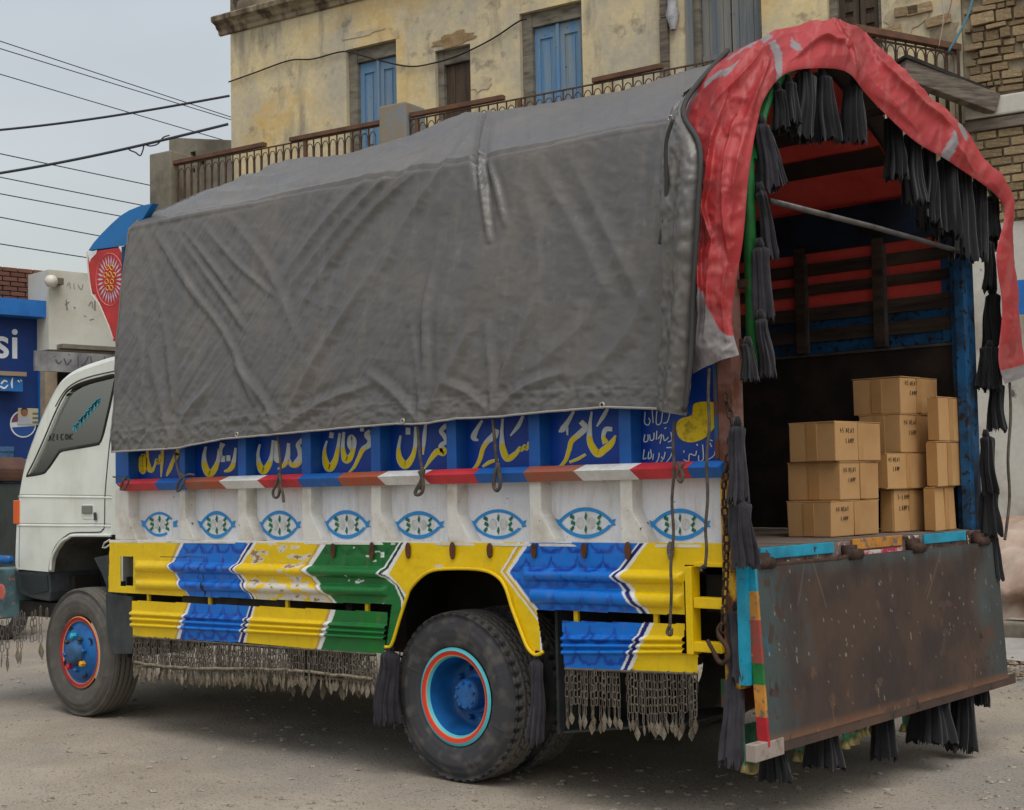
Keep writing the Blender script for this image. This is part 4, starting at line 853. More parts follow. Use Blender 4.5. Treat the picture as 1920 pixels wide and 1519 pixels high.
# roof hoops
def arch(x, n=24, dz=0., inset=0.):
    pts = []
    for t in np.linspace(-1, 1, n):
        k = 1-abs(t); y = 1.25+t*(1.02-inset); pts.append((x, y, 3.0+dz+.54*(1.12*k-.12*k**3)))
    return pts
for x in (XF+.02, -3.4, -2.4): MB().tube(arch(x, 24, -.03), .022, 6).build('roof_hoop', m_inwood, T)
HOOP = [at(x, y, x=.33) for x, y in ((1410, 300), (1424, 235), (1444, 176), (1482, 128), (1550, 118), (1596, 130), (1626, 165), (1668, 206), (1724, 256), (1794, 302), (1862, 360), (1862, 470))]
MB().tube(crv(HOOP, 50), .024, 8).build('roof_hoop', m_green, T)
for y, z in ((.9, 3.36), (1.7, 3.36)): MB().beam((XF, y, z), (XR, y, z), .05, .03).build('roof_batten', m_inwood, T)
MB().tube([(XR+.05, .25, 2.66), (XR+.05, 1.2, 2.665), (XR+.05, 2.28, 2.655)], .014, 8).build('cross_rod', m_steel, T, True)
# rear sill with painted plates and hinges
sx = XR-.02
MB().box(sx, sx+.04, -.0, WY, 1.085, 1.172).build('rear_sill', mat('chipped_rear_sill', lin(120, 100, 92), .7, RUSTD, 9, .42, .6, spot=lin(190, 180, 170), ss=18, st=.6, bump=.3), T, bevel=.004)
def yat(px, py): return at(px, py, x=sx+.045)[1]
for a, b, mt, zz in ((1424, 1562, m_cyan, 1.125), (1598, 1690, m_deckor, 1.13), (1732, 1810, m_cyan, 1.125)):
    MB().box(sx+.0405, sx+.05, yat(a, 1020), yat(b, 1010), zz, zz+.05).build('painted_sill_plate', mt, T, bevel=.003)
MB().box(sx+.0405, sx+.048, yat(1598, 1020), yat(1690, 1010), 1.088, 1.122).build('painted_sill_plate', mat('pink_flaked_paint', lin(176, 50, 80), .5, lin(200, 190, 180), 14, .45, .55), T)
for a in (1420, 1588, 1708, 1830):
    y = yat(a, 1015)
    MB().tube([(sx+.075, y-.06, 1.112), (sx+.075, y+.06, 1.112)], .026, 10).box(sx+.041, sx+.07, y-.05, y+.05, 1.095, 1.155).build('hinge', m_rustchain, T, True)
MB().tube([(sx+.07, yat(1430, 1030), 1.1), (sx+.075, yat(1560, 1035), 1.098), (sx+.075, yat(1600, 1025), 1.115)], .013, 6).build('hinge_rod', m_rustchain, T, True)
# tailgate hanging open
tg = empty('tailgate', parent=T)
x0t, x1t, z1t, z0t = .312, .352, 1.105, .375
def tgp(y, t, d): return (x0t+(x1t-x0t)*t+d, y, z1t+(z0t-z1t)*t)
def tgbox(ya, yb, ta, tb, d0, d1): return MB().hexa([tgp(ya, tb, d0), tgp(ya, tb, d1), tgp(yb, tb, d1), tgp(yb, tb, d0), tgp(ya, ta, d0), tgp(ya, ta, d1), tgp(yb, ta, d1), tgp(yb, ta, d0)])
tgbox(.03, 2.46, 0, 1, 0, .03).build('board', m_tailgate, tg)
ty, tt = np.meshgrid(np.linspace(.032, 2.458, 330), np.linspace(.004, .994, 100), indexing='ij')
tP = np.stack([x0t+(x1t-x0t)*tt+.0312+.006*(fbm(ty*4, tt*5)-.5)+.0025*(fbm(ty*40, tt*14)-.5), ty, z1t+(z0t-z1t)*tt], -1)
tn = fbm(ty*9, tt*2.2, 1., 5); tn2 = fbm(ty*34, tt*7, 4., 5); tn3 = fbm(ty*3.2, tt*2.4, 8., 4)
edge = np.minimum(np.minimum((ty-.03)/.42, (2.46-ty)/.42), tt/.16+.25)
tealm = np.clip((.80-edge+(tn-.5)*.7+(tn3-.5)*.9)*1.3, 0, 1)*np.clip(1.25-tt*.45, 0, 1)
tc_ = np.array(lin(60, 47, 42))*(.72+.56*tn)[..., None]
def tmix(mk, cl):
    global tc_
    tc_ = tc_*(1-mk[..., None])+np.array(cl)*mk[..., None]
tmix(np.clip((tn3-.5)*2.4, 0, .4), lin(86, 66, 52)); tmix(np.clip((fbm(ty*5, tt*3, 12.)-.52)*4, 0, .6), lin(50, 42, 40))
tmix(tealm*.8, lin(62, 78, 78)); tmix(np.clip((tn2-.66)*7, 0, .5)*np.clip(tealm, 0, 1), lin(40, 96, 124)*1 if False else np.array(lin(44, 92, 112)))
tmix((fbm(ty*60, tt*22, 3., 4) > .815)*.5, lin(168, 160, 150)); tmix((fbm(ty*14, tt*6, 6., 4) > .80)*.4, lin(110, 80, 52))
for _k in range(6):
    sy, st_, la, an = random.uniform(.1, 2.4), random.uniform(.08, .9), random.uniform(.03, .16), random.uniform(-.9, .9)
    du, dv = (ty-sy), (tt-st_)*.73; al = du*math.sin(an)+dv*math.cos(an); pe = du*math.cos(an)-dv*math.sin(an)
    tmix(np.exp(-(pe/.0035)**2)*(np.abs(al) < la)*(.15+.2*random.random()), lin(138, 126, 114))
tmix(np.clip((tt-.93)*12, 0, .7), lin(120, 82, 58))
sheet('worn_face', tP, m_art2, tg, tc_)
bands = [(0, .14, m_cyan), (.14, .3, m_deckor), (.3, .54, mat('worn_red_edge', lin(150, 60, 52), .6, lin(110, 80, 60), 9, spot=lin(190, 180, 165), ss=16, st=.66)), (.54, .66, m_green), (.66, .84, m_deckor), (.84, 1., m_dred)]
for a, b, mt in bands: tgbox(.012, .0295, a, b, -.012, .036).build('painted_edge_band', mt, tg)
MB().beam((.362, -.08, .36), (.362, .14, .362), .05, .07).build('tailgate_bar', mat('grey_bar_end', lin(150, 138, 128), .8, RUST, 8, .5, .7, bump=.3), tg, bevel=.004)
MB().beam((.372, .142, .362), (.372, 2.56, .366), .018, .05).build('tailgate_bar', m_tailgate, tg)

# under body -----------------------------------------------------------
for y in (.72, 1.62): MB().box(-5.4, XR-.1, y, y+.14, .62, .86).build('chassis_rail', m_black, T)
for x in (-4.0, -3.0, -2.0, -.6, .1): MB().box(x-.05, x+.05, .1, WY-.1, .9, 1.1).build('cross_member', m_black, T)
MB().box(-4.3, XR-.1, .1, WY-.05, 1.06, 1.108).build('deck_underside', m_black, T)
MB().box(-3.7, -2.3, .75, 1.75, .5, .85).build('gearbox_housing', m_black, T, bevel=.05)
MB().box(-4.3, .1, WY-.06, WY-.03, .62, 1.1).build('far_side_skirt', m_black, T)
MB().box(-3.9, -2.9, .2, .62, .55, .95).build('fuel_tank', mat('dusty_tank', lin(120, 112, 98), .8, lin(80, 74, 66), 4), T, bevel=.05)
MB().box(-2.3, -2.0, .3, .62, .62, .98).build('battery_box', m_black, T)
MB().tube([(-1.44, .3, .42), (-1.44, 2.2, .42)], .07, 12).lathe([(.02, -.18), (.16, -.1), (.18, 0), (.16, .1), (.02, .18)], (-1.44, 1.22, .42), 16).build('rear_axle', m_black, T, True)
MB().tube([(-4.916, .4, .42), (-4.916, 2.1, .42)], .06, 10).build('front_axle', m_black, T, True)
MB().box(-.80, -.785, .1, .82, .30, .88).build('mud_flap', m_dkplastic, T)
MB().prism([[(-.78, .12, .30), (-.1, .14, .40), (-.1, .8, .40), (-.78, .8, .30)]], (0, 0, .01)).build('lower_mud_sheet', m_dkplastic, T)
MB().box(-.78, -.76, 1.7, 2.4, .30, .88).build('mud_flap', m_dkplastic, T)
MB().box(-2.3, -.6, .62, .66, .6, 1.06).box(-2.25, -2.2, .09, .6, .6, 1.06).build('wheel_arch_liner', m_black, T)
MB().beam((XR-.12, .1, .56), (XR-.12, 2.4, .56), .1, .12).build('rear_bumper', mat('painted_rear_bumper', lin(150, 60, 52), .6, lin(40, 90, 60), 6, .4, .6, bump=.2), T)
MB().box(-4.36, -4.345, .12, .62, .42, .93).build('front_mud_flap', m_dkplastic, T)
MB().prism([[at(a_, b_, y=.07) for a_, b_ in ((198, 1113), (246, 1119), (248, 1150), (248, 1226), (214, 1227), (203, 1205), (199, 1170))]], (0, .02, 0)).build('front_mud_flap', m_dkplastic, T, bevel=.004)
MB().box(-4.345, -4.335, .2, .5, .5, .62).build('flap_plate', mat('flap_lines', lin(110, 116, 60), .7), T)
# ------------------------------------------------------------------ wheels
def tyre(parent, c, face, tread, mt, w=.225, R=.42):
    """tyre with its outer sidewall towards face*y; c = centre of the outer face"""
    n = 384
    prof = []   # (r, h, u) h = distance inwards from the outer face, u = tread coordinate or nan
    for t in np.linspace(0, 1, 14): prof.append((.238+(R-.022-.238)*t, .03-.038*math.sin(math.pi*min(t*.92+.04, 1))**.8, np.nan))
    for t in np.linspace(0, 1, 5)[1:]: prof.append((R-.022+.02*math.sin(t*math.pi/2), .004+.022*(1-math.cos(t*math.pi/2)), np.nan))
    k0 = len(prof)
    for t in np.linspace(0, 1, 34): prof.append((R-.002+.003*math.sin(math.pi*t), .022+(w-.044)*t, t))
    for t in np.linspace(0, 1, 8)[1:]: prof.append((R-.004-(R-.24)*t, w-.02+.02*math.sin(math.pi*t), np.nan))
    A = np.array(prof); th = np.linspace(0, 2*math.pi, n+1)
    r = np.repeat(A[None, :, 0], n+1, 0).copy(); u = A[None, :, 2]; TH = th[:, None]
    tri = lambda x: np.abs((x % 1.)*2-1)*2-1
    N = 48
    with np.errstate(invalid='ignore'):
        if tread == 'lug':
            g = np.zeros_like(r)
            for u0 in (.3, .5, .7): g = np.maximum(g, (np.abs(u-u0-.025*tri(TH*N/2/math.pi)) < .022))
            ph = (TH*N/2/math.pi) % 1.
            g = np.maximum(g, ((u < .17) & (np.abs(ph-.5) < .17)) | ((u > .83) & (np.abs(ph-.0) < .17)))
            g = np.maximum(g, (np.abs((TH*N/2/math.pi+u*2) % 1-.5) < .07) & (u > .34) & (u < .66))
            r -= .013*np.nan_to_num(g)
            sh = np.zeros_like(r); sh[:, k0-3:k0] = (np.abs(ph-.5) < .17)*.010; r -= sh
        else:
            g = np.zeros_like(r)
            for u0 in (.2, .4, .6, .8): g = np.maximum(g, np.abs(u-u0-.008*tri(TH*64/2/math.pi)) < .02)
            r -= .009*np.nan_to_num(g)
    # moulded rings and radial marks on the sidewall
    for j in range(14):
        if j in (6, 11): r[:, j] += .000
    h = np.repeat(A[None, :, 1], n+1, 0)
    ringj = np.array([3 <= j <= 10 for j in range(A.shape[0])])
    h = h-.0025*ringj[None, :]*((np.abs(((TH*8/2/math.pi) % 1)-.5) < .008))
    for j in (2, 8, 11): h[:, j] -= .006
    for j in (12,): h[:, j] += .004
    P = np.stack([c[0]+r*np.cos(TH), c[1]-face*h, c[2]+r*np.sin(TH)], -1)
    tread_ = np.nan_to_num((u >= 0)*1., nan=0.)*np.ones_like(r); grv = np.nan_to_num(g)*1.
    side_c, top_c = (np.array(lin(60, 60, 63)), np.array(lin(104, 101, 97))) if tread == 'lug' else (np.array(lin(86, 83, 78)), np.array(lin(112, 108, 101)))
    col = side_c*(1-tread_[..., None])+top_c*tread_[..., None]
    col = col*(1-.55*grv[..., None])  # tread tops coloured lighter as if lit and dusty, grooves darkened as if shaded
    dust = np.clip((fbm(np.cos(TH)*7+9, np.sin(TH)*7+9, A[None, :, 0]*24, 5)-.5)*2.2, 0, .4)[..., None]
    col = col*(1-dust)+np.array(lin(112, 106, 96))*dust
    return sheet('tyre', P, m_tyre, parent, col, flip=face > 0)
def ring(parent, name, c, r0, r1, h0, h1, mt, n=64): return MB().lathe([(r0, h0), (r1, h1)], c, n).build(name, mt, parent, True)
def hexnut(mb, p, r, l):
    return mb.lathe([(r, 0), (r, -l*.8), (r*.7, -l)], p, 6, cap=True)
cR = (-1.44, .07, .42); cF = (-4.916, .12, .42)
wr = empty('rear_wheel', parent=T)
tyre(wr, cR, -1, 'lug', m_rubber)
ring(wr, 'teal_rim_band', cR, .242, .226, .012, .004, m_teal); ring(wr, 'red_rim_band', cR, .226, .206, .004, .012, m_red)
ring(wr, 'orange_rim_line', cR, .206, .201, .012, .014, m_orange); ring(wr, 'teal_rim_band', cR, .201, .192, .014, .03, m_teal)
MB().lathe([(.192, .03), (.186, .05), (.178, .13), (.17, .165), (.15, .178), (.07, .18), (.0, .18)], cR, 64).build('rim_dish', m_rimblue, wr, True)
MB().lathe([(.1, .18), (.1, .165), (.082, .16), (.078, .10), (.07, .085), (.0, .082)], cR, 32).build('hub', mat('hub_blue', lin(36, 110, 184), .5, lin(60, 84, 110), 12, bump=.2), wr, False, bevel=.003)
for k in range(10):
    a = 2*math.pi*k/10; hexnut(MB(), (cR[0]+.128*math.cos(a), cR[1]+.178, cR[2]+.128*math.sin(a)), .014, .03).build('wheel_nut', m_rimblue, wr)
for k in range(8):
    a = 2*math.pi*k/8+.2; hexnut(MB(), (cR[0]+.06*math.cos(a), cR[1]+.088, cR[2]+.06*math.sin(a)), .009, .016).build('hub_bolt', m_rimblue, wr)
wi = empty('rear_wheel', parent=T); tyre(wi, (cR[0], cR[1]+.30, cR[2]), -1, 'lug', m_rubber)
for yy in (WY-.37, WY-.07):
    w2 = empty('rear_wheel', parent=T); tyre(w2, (cR[0], yy, cR[2]), 1, 'rib', m_rubber)
wf = empty('front_wheel', parent=T); tyre(wf, cF, -1, 'rib', m_rubfront)
ring(wf, 'orange_rim_line', cF, .236, .229, .012, .006, m_orange); ring(wf, 'red_rim_band', cF, .229, .208, .006, .012, m_dred); ring(wf, 'orange_rim_line', cF, .208, .203, .012, .016, m_orange)
MB().lathe([(.203, .016), (.195, .03), (.185, .02), (.15, -.005), (.12, -.012), (.105, -.012), (.0, -.012)], cF, 64).build('rim_disc', m_rimblue, wf, True)
MB().lathe([(.085, -.012), (.083, -.03), (.07, -.036), (.066, -.05), (.045, -.058), (0, -.059)], cF, 24).build('hub', mat('front_hub', lin(40, 92, 140), .5, lin(60, 66, 70), 16, bump=.2), wf, True)
nutc = {1: mat('cyan_nut', lin(40, 178, 196), .4), 7: mat('yellow_nut', lin(226, 166, 30), .4), 4: mat('red_nut', lin(204, 36, 60), .4)}
for k in range(8):
    a = 2*math.pi*k/8+.95; hexnut(MB(), (cF[0]+.112*math.cos(a), cF[1]-.008, cF[2]+.112*math.sin(a)), .02 if k in (1, 4, 6) else .016, .035).build('wheel_nut', nutc.get({1: 1, 4: 4, 6: 7}.get(k), m_rimblue if k % 2 else m_dkplastic), wf)
for k in range(4):
    a = 2*math.pi*k/4+.5
    MB().lathe([(.024, 0), (.02, .006), (.0, .006)], (cF[0]+.165*math.cos(a), cF[1]-.0025, cF[2]+.165*math.sin(a)), 14).build('rim_hole_shade', m_black, wf)  # black discs stand in for the shade inside the rim holes
w2 = empty('front_wheel', parent=T); tyre(w2, (cF[0], WY-.12, cF[2]), 1, 'rib', m_rubfront)

# ------------------------------------------------------------------ cab
cabp = empty('cab', parent=T)
YC = .14
outl = [(214, 676), (180, 686), (150, 697), (128, 708), (112, 722), (98, 745), (80, 782), (64, 822), (50, 862), (40, 905), (34, 945), (31, 985), (29, 1030), (29, 1062), (34, 1068)]
A3 = lambda pts, y=YC: [at(a, b, y=y) for a, b in pts]
Z = lambda p: Vector(p)
oc = crv([A3([p])[0] for p in outl], 60)
rearx = -4.44
# side skin with the window hole
whole = [(218, 704), (190, 709), (160, 717), (140, 726), (124, 740), (106, 775), (86, 822), (68, 862), (54, 890), (57, 892), (84, 887), (93, 878), (112, 850), (120, 845), (182, 834), (190, 829), (196, 812), (208, 760), (216, 722)]
low = [(92, 1073), (95, 1050), (101, 1034), (112, 1018), (124, 1009), (136, 1004), (206, 1003)]
skin = list(oc)+A3(low)
skin += [np.array([rearx, YC, skin[-1][2]]), np.array([rearx, YC, oc[0][2]+.03])]
MB().prism([skin, A3(whole)], (0, .04, 0)).build('cab_side', m_cab, cabp, bevel=.004)
# roof, front and far side: outline swept across the width with rounded shoulders
rows = []
full = np.vstack([[[rearx, YC, oc[0][2]+.03]], oc])
cen = np.array([-4.9, YC, 1.6])
for y, g in ((YC, 0.), (YC+.01, .02), (YC+.035, .04), (YC+.08, .055), (WY/2, .075), (WY-YC-.08, .055), (WY-YC-.03, .04), (WY-YC, 0)):
    r_ = []
    for p in full:
        d = np.array([p[0]-cen[0], 0, p[2]-cen[2]]); d = d/np.linalg.norm(d); q = p.copy(); q[1] = y
        q = q+d*g
        q[0] = min(q[0], rearx) if p[0] > -4.6 else q[0]; r_.append(q)
    rows.append(r_)
kp = np.ones((7, len(full)-1), bool); kp[3:5, 16:40] = False
sheet('cab_shell', np.array(rows), m_cab, cabp, keep=kp)
MB().prism([[np.array([p[0], WY-YC, p[2]]) for p in skin], [np.array([p[0], WY-YC, p[2]]) for p in A3(whole)]], (0, -.02, 0)).build('cab_side', m_cab, cabp)
MB().box(rearx, rearx+.02, YC, WY-YC, .9, 2.3).build('cab_back', m_cab, cabp)
zf0, zf1 = 1.55, 2.12
ws = [oc[int(i)] for i in np.linspace(14, 40, 9)]
# glass
def glassmat(name, tint, f):
    M = bpy.data.materials.new(name); M.use_nodes = True; N = M.node_tree.nodes; L = M.node_tree.links; N.clear()
    o = N.new('ShaderNodeOutputMaterial'); mx = N.new('ShaderNodeMixShader'); t = N.new('ShaderNodeBsdfTransparent'); g = N.new('ShaderNodeBsdfGlossy'); fr = N.new('ShaderNodeFresnel')
    t.inputs[0].default_value = (*tint, 1); g.inputs['Roughness'].default_value = .03; g.inputs[0].default_value = (.9, .95, .95, 1); fr.inputs[0].default_value = f
    ma = N.new('ShaderNodeMath'); ma.operation = 'ADD'; ma.inputs[1].default_value = .3; L.new(fr.outputs[0], ma.inputs[0])
    L.new(ma.outputs[0], mx.inputs[0]); L.new(t.outputs[0], mx.inputs[1]); L.new(g.outputs[0], mx.inputs[2]); L.new(mx.outputs[0], o.inputs[0]); return M
m_glass = glassmat('side_window_glass', (.80, .86, .84), 1.5)
MB().prism([A3(whole, YC+.022)], (0, .005, 0)).build('side_window', m_glass, cabp)
ws = [oc[int(i)] for i in np.linspace(14, 40, 9)]
MB().add([(p[0]-.04, YC+.07, p[2]+.01) for p in ws]+[(p[0]-.04, WY-YC-.07, p[2]+.01) for p in ws], [(i, i+1, 10+i, 9+i) for i in range(8)]).build('windscreen', m_glass, cabp)
wl = crv(A3(whole, YC+.012), 90, True); MB().tube(wl, .017, 6, True).build('window_seal', m_black, cabp, True)
qb = A3([(124, 838), (116, 846), (96, 878), (86, 888), (70, 889)], YC+.018)
# interior seen through the glass
MB().box(-4.75, -4.5, .3, 2.2, 1.3, 1.82).build('cab_bench', mat('grey_seat_cloth', lin(64, 66, 68), .9, lin(46, 48, 50), 8), cabp, bevel=.05)
MB().box(-5.5, -4.6, .25, 2.2, 1.25, 1.3).box(-5.7, -5.45, .2, 2.3, 1.3, 1.62).build('dashboard', mat('dash_grey', lin(60, 62, 62), .8), cabp)
MB().tube([(-5.28+.06*math.sin(a), 1.75+.2*math.cos(a), 1.72+.17*math.sin(a)) for a in np.linspace(0, 6.283, 24, endpoint=False)], .014, 6, True).build('steering_wheel', m_black, cabp, True)
MB().prism([[np.array([p[0], WY-YC-.008, p[2]]) for p in A3(whole)]], (0, -.004, 0)).build('side_window', m_glass, cabp)
# seams and body lines
m_seam = mat('door_seam_rubber', lin(78, 80, 78), .9)
seam = [(212, 790), (206, 830), (201, 880), (197, 932), (196, 985), (192, 994), (184, 998), (138, 999), (124, 1005), (110, 1017), (100, 1033), (94, 1052), (92, 1072)]
MB().tube(crv(A3(seam, YC-.0005), 50), .005, 6).build('door_seam', m_seam, cabp, True)
for pts in ([(36, 931), (120, 932), (196, 933), (210, 934)], [(33, 985), (120, 986), (190, 986), (208, 987)]):
    MB().tube(crv(A3(pts, YC+.001), 20), .0075, 8).build('body_line', m_cab, cabp, True)
    MB().tube(crv(A3([(a, b-4) for a, b in pts], YC+.001), 20), .0028, 6).build('crease_shade_line', mat('crease_shade_grey', lin(150, 152, 144), .6) if 'crease_shade_grey' not in bpy.data.materials else bpy.data.materials['crease_shade_grey'], cabp, True)  # grey strip stands in for the shade along the pressed crease
MB().tube(crv(A3([(37, 987), (36, 1030), (36, 1064)], YC+.0), 14), .003, 6).build('corner_seam', m_seam, cabp, True)
MB().tube(crv(A3([(95, 1070), (97, 1048), (104, 1032), (115, 1016), (128, 1008), (140, 1004), (208, 1004)], YC-.004), 40), .011, 8).build('wheel_arch_lip', m_cab, cabp, True)
MB().tube(crv(A3([(214, 696), (170, 706), (140, 718), (120, 735), (104, 762)], YC-.001), 30), .0045, 6).build('roof_gutter', m_seam, cabp, True)
h0 = at(167, 960, y=YC)
MB().box(h0[0]-.075, h0[0]+.065, YC-.004, YC+.012, h0[2]-.05, h0[2]+.05).build('door_handle_recess', m_cab, cabp, bevel=.006)
MB().box(h0[0]-.068, h0[0]+.05, YC-.016, YC-.0045, h0[2]-.012, h0[2]+.042).build('door_handle', mat('handle_grey', lin(120, 120, 112), .5), cabp, bevel=.006)
h1 = at(179, 967, y=YC-.006); MB().tube([(h1[0], YC-.012, h1[2]+.02), (h1[0]+.01, YC-.012, h1[2]-.03)], .011, 6).build('door_lock', m_dkplastic, cabp)
i0, i1 = at(30, 938, y=YC), at(34, 985, y=YC)
MB().box(i0[0]-.02, i0[0]+.05, YC-.012, YC+.1, i1[2]+.01, i0[2]).build('indicator_lamp', mat('amber_lens', lin(214, 96, 40), .25), cabp, bevel=.006)
stp = [(27, 1070), (60, 1071), (92, 1073), (94, 1110), (92, 1128), (60, 1122), (36, 1113), (30, 1100)]
MB().prism([A3(stp, YC+.01)], (0, .4, 0)).build('corner_step', m_dkplastic, cabp, bevel=.012)
MB().prism([A3([(38, 1078), (88, 1080), (90, 1108), (60, 1114), (42, 1104)], YC+.003)], (0, .006, 0)).build('corner_step_panel', mat('step_inset', lin(40, 46, 48), .5), cabp)
# wheel well
ww = [at(a, b, y=YC+.02) for a, b in ((93, 1073), (97, 1048), (104, 1032), (115, 1017), (130, 1008), (206, 1005))]
ww = crv(ww, 30)
sheet('wheel_liner', np.stack([ww, ww+np.array([.0, .55, -.04])], 1), m_liner, cabp)
MB().box(-5.35, -4.42, .62, .68, .5, 1.25).build('wheel_liner', m_liner, cabp)
MB().prism([A3([(176, 1046), (204, 1040), (204, 1110), (192, 1078)], YC+.05)], (0, .3, 0)).build('inner_fender', m_dkplastic, cabp)
MB().tube([at(206, 1012, y=.1), at(196, 1018, y=.1), at(192, 1027, y=.1), at(198, 1027, y=.1), at(207, 1021, y=.1)], .006, 6).build('fuel_hose', mat('pale_hose', lin(196, 196, 186), .5), cabp, True)
# window writing
m_cyanw = mat('cyan_window_lettering', lin(24, 168, 190), .5)
scr = []
for k, (x, y) in enumerate([(142, 803), (150, 793), (157, 786), (164, 778), (170, 770), (177, 762), (183, 756)]):
    scr += [[(x-5, y+4, 2.4), (x-1, y-7, 2.4), (x+3, y+1, 2.4)], [(x-4, y-3, 1.8), (x+5, y-8, 1.8)], [(x, y+6, 1.6), (x+4, y-10, 1.6)]]
ID = lambda p: (p[0], p[1])
V, Fc, R = brush(scr, ID, YC+.02, 0, 8); MB().add(V, Fc).build('window_lettering', m_cyanw, cabp)
GLY = {'U': [[(0, 0), (0, .8), (.3, 1), (.6, .8), (.6, 0)]], 'Z': [[(0, 0), (.6, 0), (0, 1), (.6, 1)]], 'I': [[(.2, 0), (.2, 1)]], 'C': [[(.6, .1), (.2, 0), (0, .5), (.2, 1), (.6, .9)]], 'O': [[(.3, 0), (0, .5), (.3, 1), (.6, .5), (.3, 0)]], 'K': [[(0, 0), (0, 1)], [(.6, 0), (0, .5), (.6, 1)]],
       'H': [[(0, 0), (0, 1)], [(.6, 0), (.6, 1)], [(0, .5), (.6, .45)]], 'E': [[(.6, 0), (0, 0), (0, 1), (.6, 1)], [(0, .5), (.5, .5)]], 'A': [[(0, 1), (.3, 0), (.6, 1)], [(.12, .62), (.5, .62)]], 'T': [[(0, 0), (.7, 0)], [(.35, 0), (.3, 1)]], 'L': [[(0, 0), (0, 1), (.5, 1)]], 'M': [[(0, 1), (.05, 0), (.35, .6), (.65, 0), (.7, 1)]], 'P': [[(0, 1), (0, 0), (.5, .1), (.5, .45), (0, .55)]], 'S': [[(.6, .1), (.1, .1), (.1, .45), (.6, .55), (.6, .9), (0, 1)]], 'R': [[(0, 1), (0, 0), (.5, .1), (.5, .45), (0, .5), (.6, 1)]],
       '4': [[(.1, 0), (0, .6), (.6, .6)], [(.45, .3), (.4, 1.1)]], '5': [[(.6, 0), (.1, 0), (.05, .45), (.5, .5), (.5, .9), (0, 1)]], 'x': [[(0, .4), (.5, 1)], [(.5, .4), (0, 1)]], 'X': [[(0, 0), (.6, 1)], [(.6, 0), (0, 1)]], '-': [[(0, .55), (.5, .5)]], '3': [[(0, 0), (.5, .05), (.2, .45), (.5, .7), (0, 1)]], '2': [[(0, .1), (.4, 0), (.5, .3), (0, 1), (.6, 1)]]}
def penline(mb, pts, w):
    """flat pen strokes: pts are 3d points in one plane with normal nrm"""
    pass
us = []
for i, ch in enumerate('UZICOK'):
    for st in GLY[ch]: us.append([(88+i*8.5+a*8, 826-i*.3+(b-1)*11, 1.5) for a, b in st])
V, Fc, R = brush(us, ID, YC+.0195, 0, 6); MB().add(V, Fc).build('window_lettering', m_dkplastic, cabp)

# crown board over the cab
crown = empty('crown_board', parent=T)
m_crb = mat('crown_blue_paint', lin(26, 112, 178), .5, lin(40, 100, 140), 6, .5, .7, spot=RUSTD, ss=18, st=.66, bump=.1)
m_crr = mat('crown_red_paint', lin(196, 52, 50), .5, lin(170, 44, 44), 6, spot=lin(210, 190, 180), ss=16, st=.7, bump=.1)
yk = .22
MB().prism([A3([(165, 470), (175, 455), (190, 438), (208, 420), (226, 404), (242, 394), (262, 386), (286, 381), (262, 420), (240, 460)], yk)], (0, .05, 0)).build('blue_arch_panel', m_crb, crown, bevel=.004)
MB().prism([A3([(164, 473), (240, 461), (240, 640), (212, 640), (204, 612), (186, 570), (176, 548), (172, 552), (167, 530), (165, 500)], yk+.004)], (0, .045, 0)).build('red_panel', m_crr, crown, bevel=.004)
MB().prism([A3([(164, 473), (182, 469), (180, 476), (170, 486), (168, 492)], yk+.001)], (0, .002, 0)).prism([A3([(222, 462), (234, 460), (228, 474)], yk+.001)], (0, .002, 0)).build('white_chip', m_white, crown)
MB().tube(A3([(163, 472), (165, 500), (168, 530), (172, 552), (186, 570), (204, 612), (212, 636)], yk-.002), .006, 6).build('panel_trim', mat('trim_cream', lin(200, 190, 180), .6), crown)
fl = MB(); cx, cyy = 206, 524
for k in range(26):
    a = 2*math.pi*k/26
    for r0, r1 in ((.48, .98),):
        e = lambda r, da=0: at(cx+25*r*math.cos(a+da), cyy+47*r*math.sin(a+da), y=yk+.002)
        fl.add([e(r0), e((r0+r1)/2, .06), e(r1), e((r0+r1)/2, -.06)], [(0, 1, 2, 3)])
fl.build('flower_ray', mat('flower_pale_paint', lin(196, 190, 206), .5), crown)
dots = MB()
for dx, dy in ((-4, -22), (4, -22), (-8, -8), (0, -10), (8, -8), (-6, 4), (4, 4), (-4, 16), (3, 16)):
    dots.tube([at(cx+dx+3.2*math.cos(a), cyy+dy+4.5*math.sin(a), y=yk+.002) for a in np.linspace(0, 6.283, 10, endpoint=False)], .004, 4, True)
dots.build('flower_dot', mat('dot_ochre', lin(214, 166, 80), .5), crown)
MB().tube([at(cx+26*math.cos(a), cyy+49*math.sin(a), y=yk+.003) for a in np.linspace(0, 6.283, 30, endpoint=False)], .003, 4, True).build('flower_outline', mat('dot_pink', lin(214, 120, 120), .5), crown)
# front bumper
bmp = empty('front_bumper', parent=T)
MB().box(-6.05, -5.80, -.06, WY+.04, .60, .95).build('bumper_beam', mat('painted_teal_bumper', lin(96, 128, 134), .6, lin(80, 92, 96), 8, spot=lin(180, 120, 100), ss=24, st=.62, bump=.15), bmp, bevel=.012)
bc = at(7, 1110, y=-.062)
MB().lathe([(.0, -.004), (.045, -.004), (.055, 0)], (bc[0]-.03, -.063, bc[2]), 12).build('painted_flower', mat('bumper_flower', lin(186, 84, 70), .6, lin(150, 120, 110), 20), bmp)
MB().box(-5.80, -5.3, .2, .35, .62, .72).box(-5.8, -5.25, .3, .5, .72, .9).build('bumper_arm', m_black, bmp)
MB().tube([(-5.86, .02, 1.02), (-5.6, .02, 1.02)], .03, 10).build('blue_tube', m_rimblue, bmp, True)

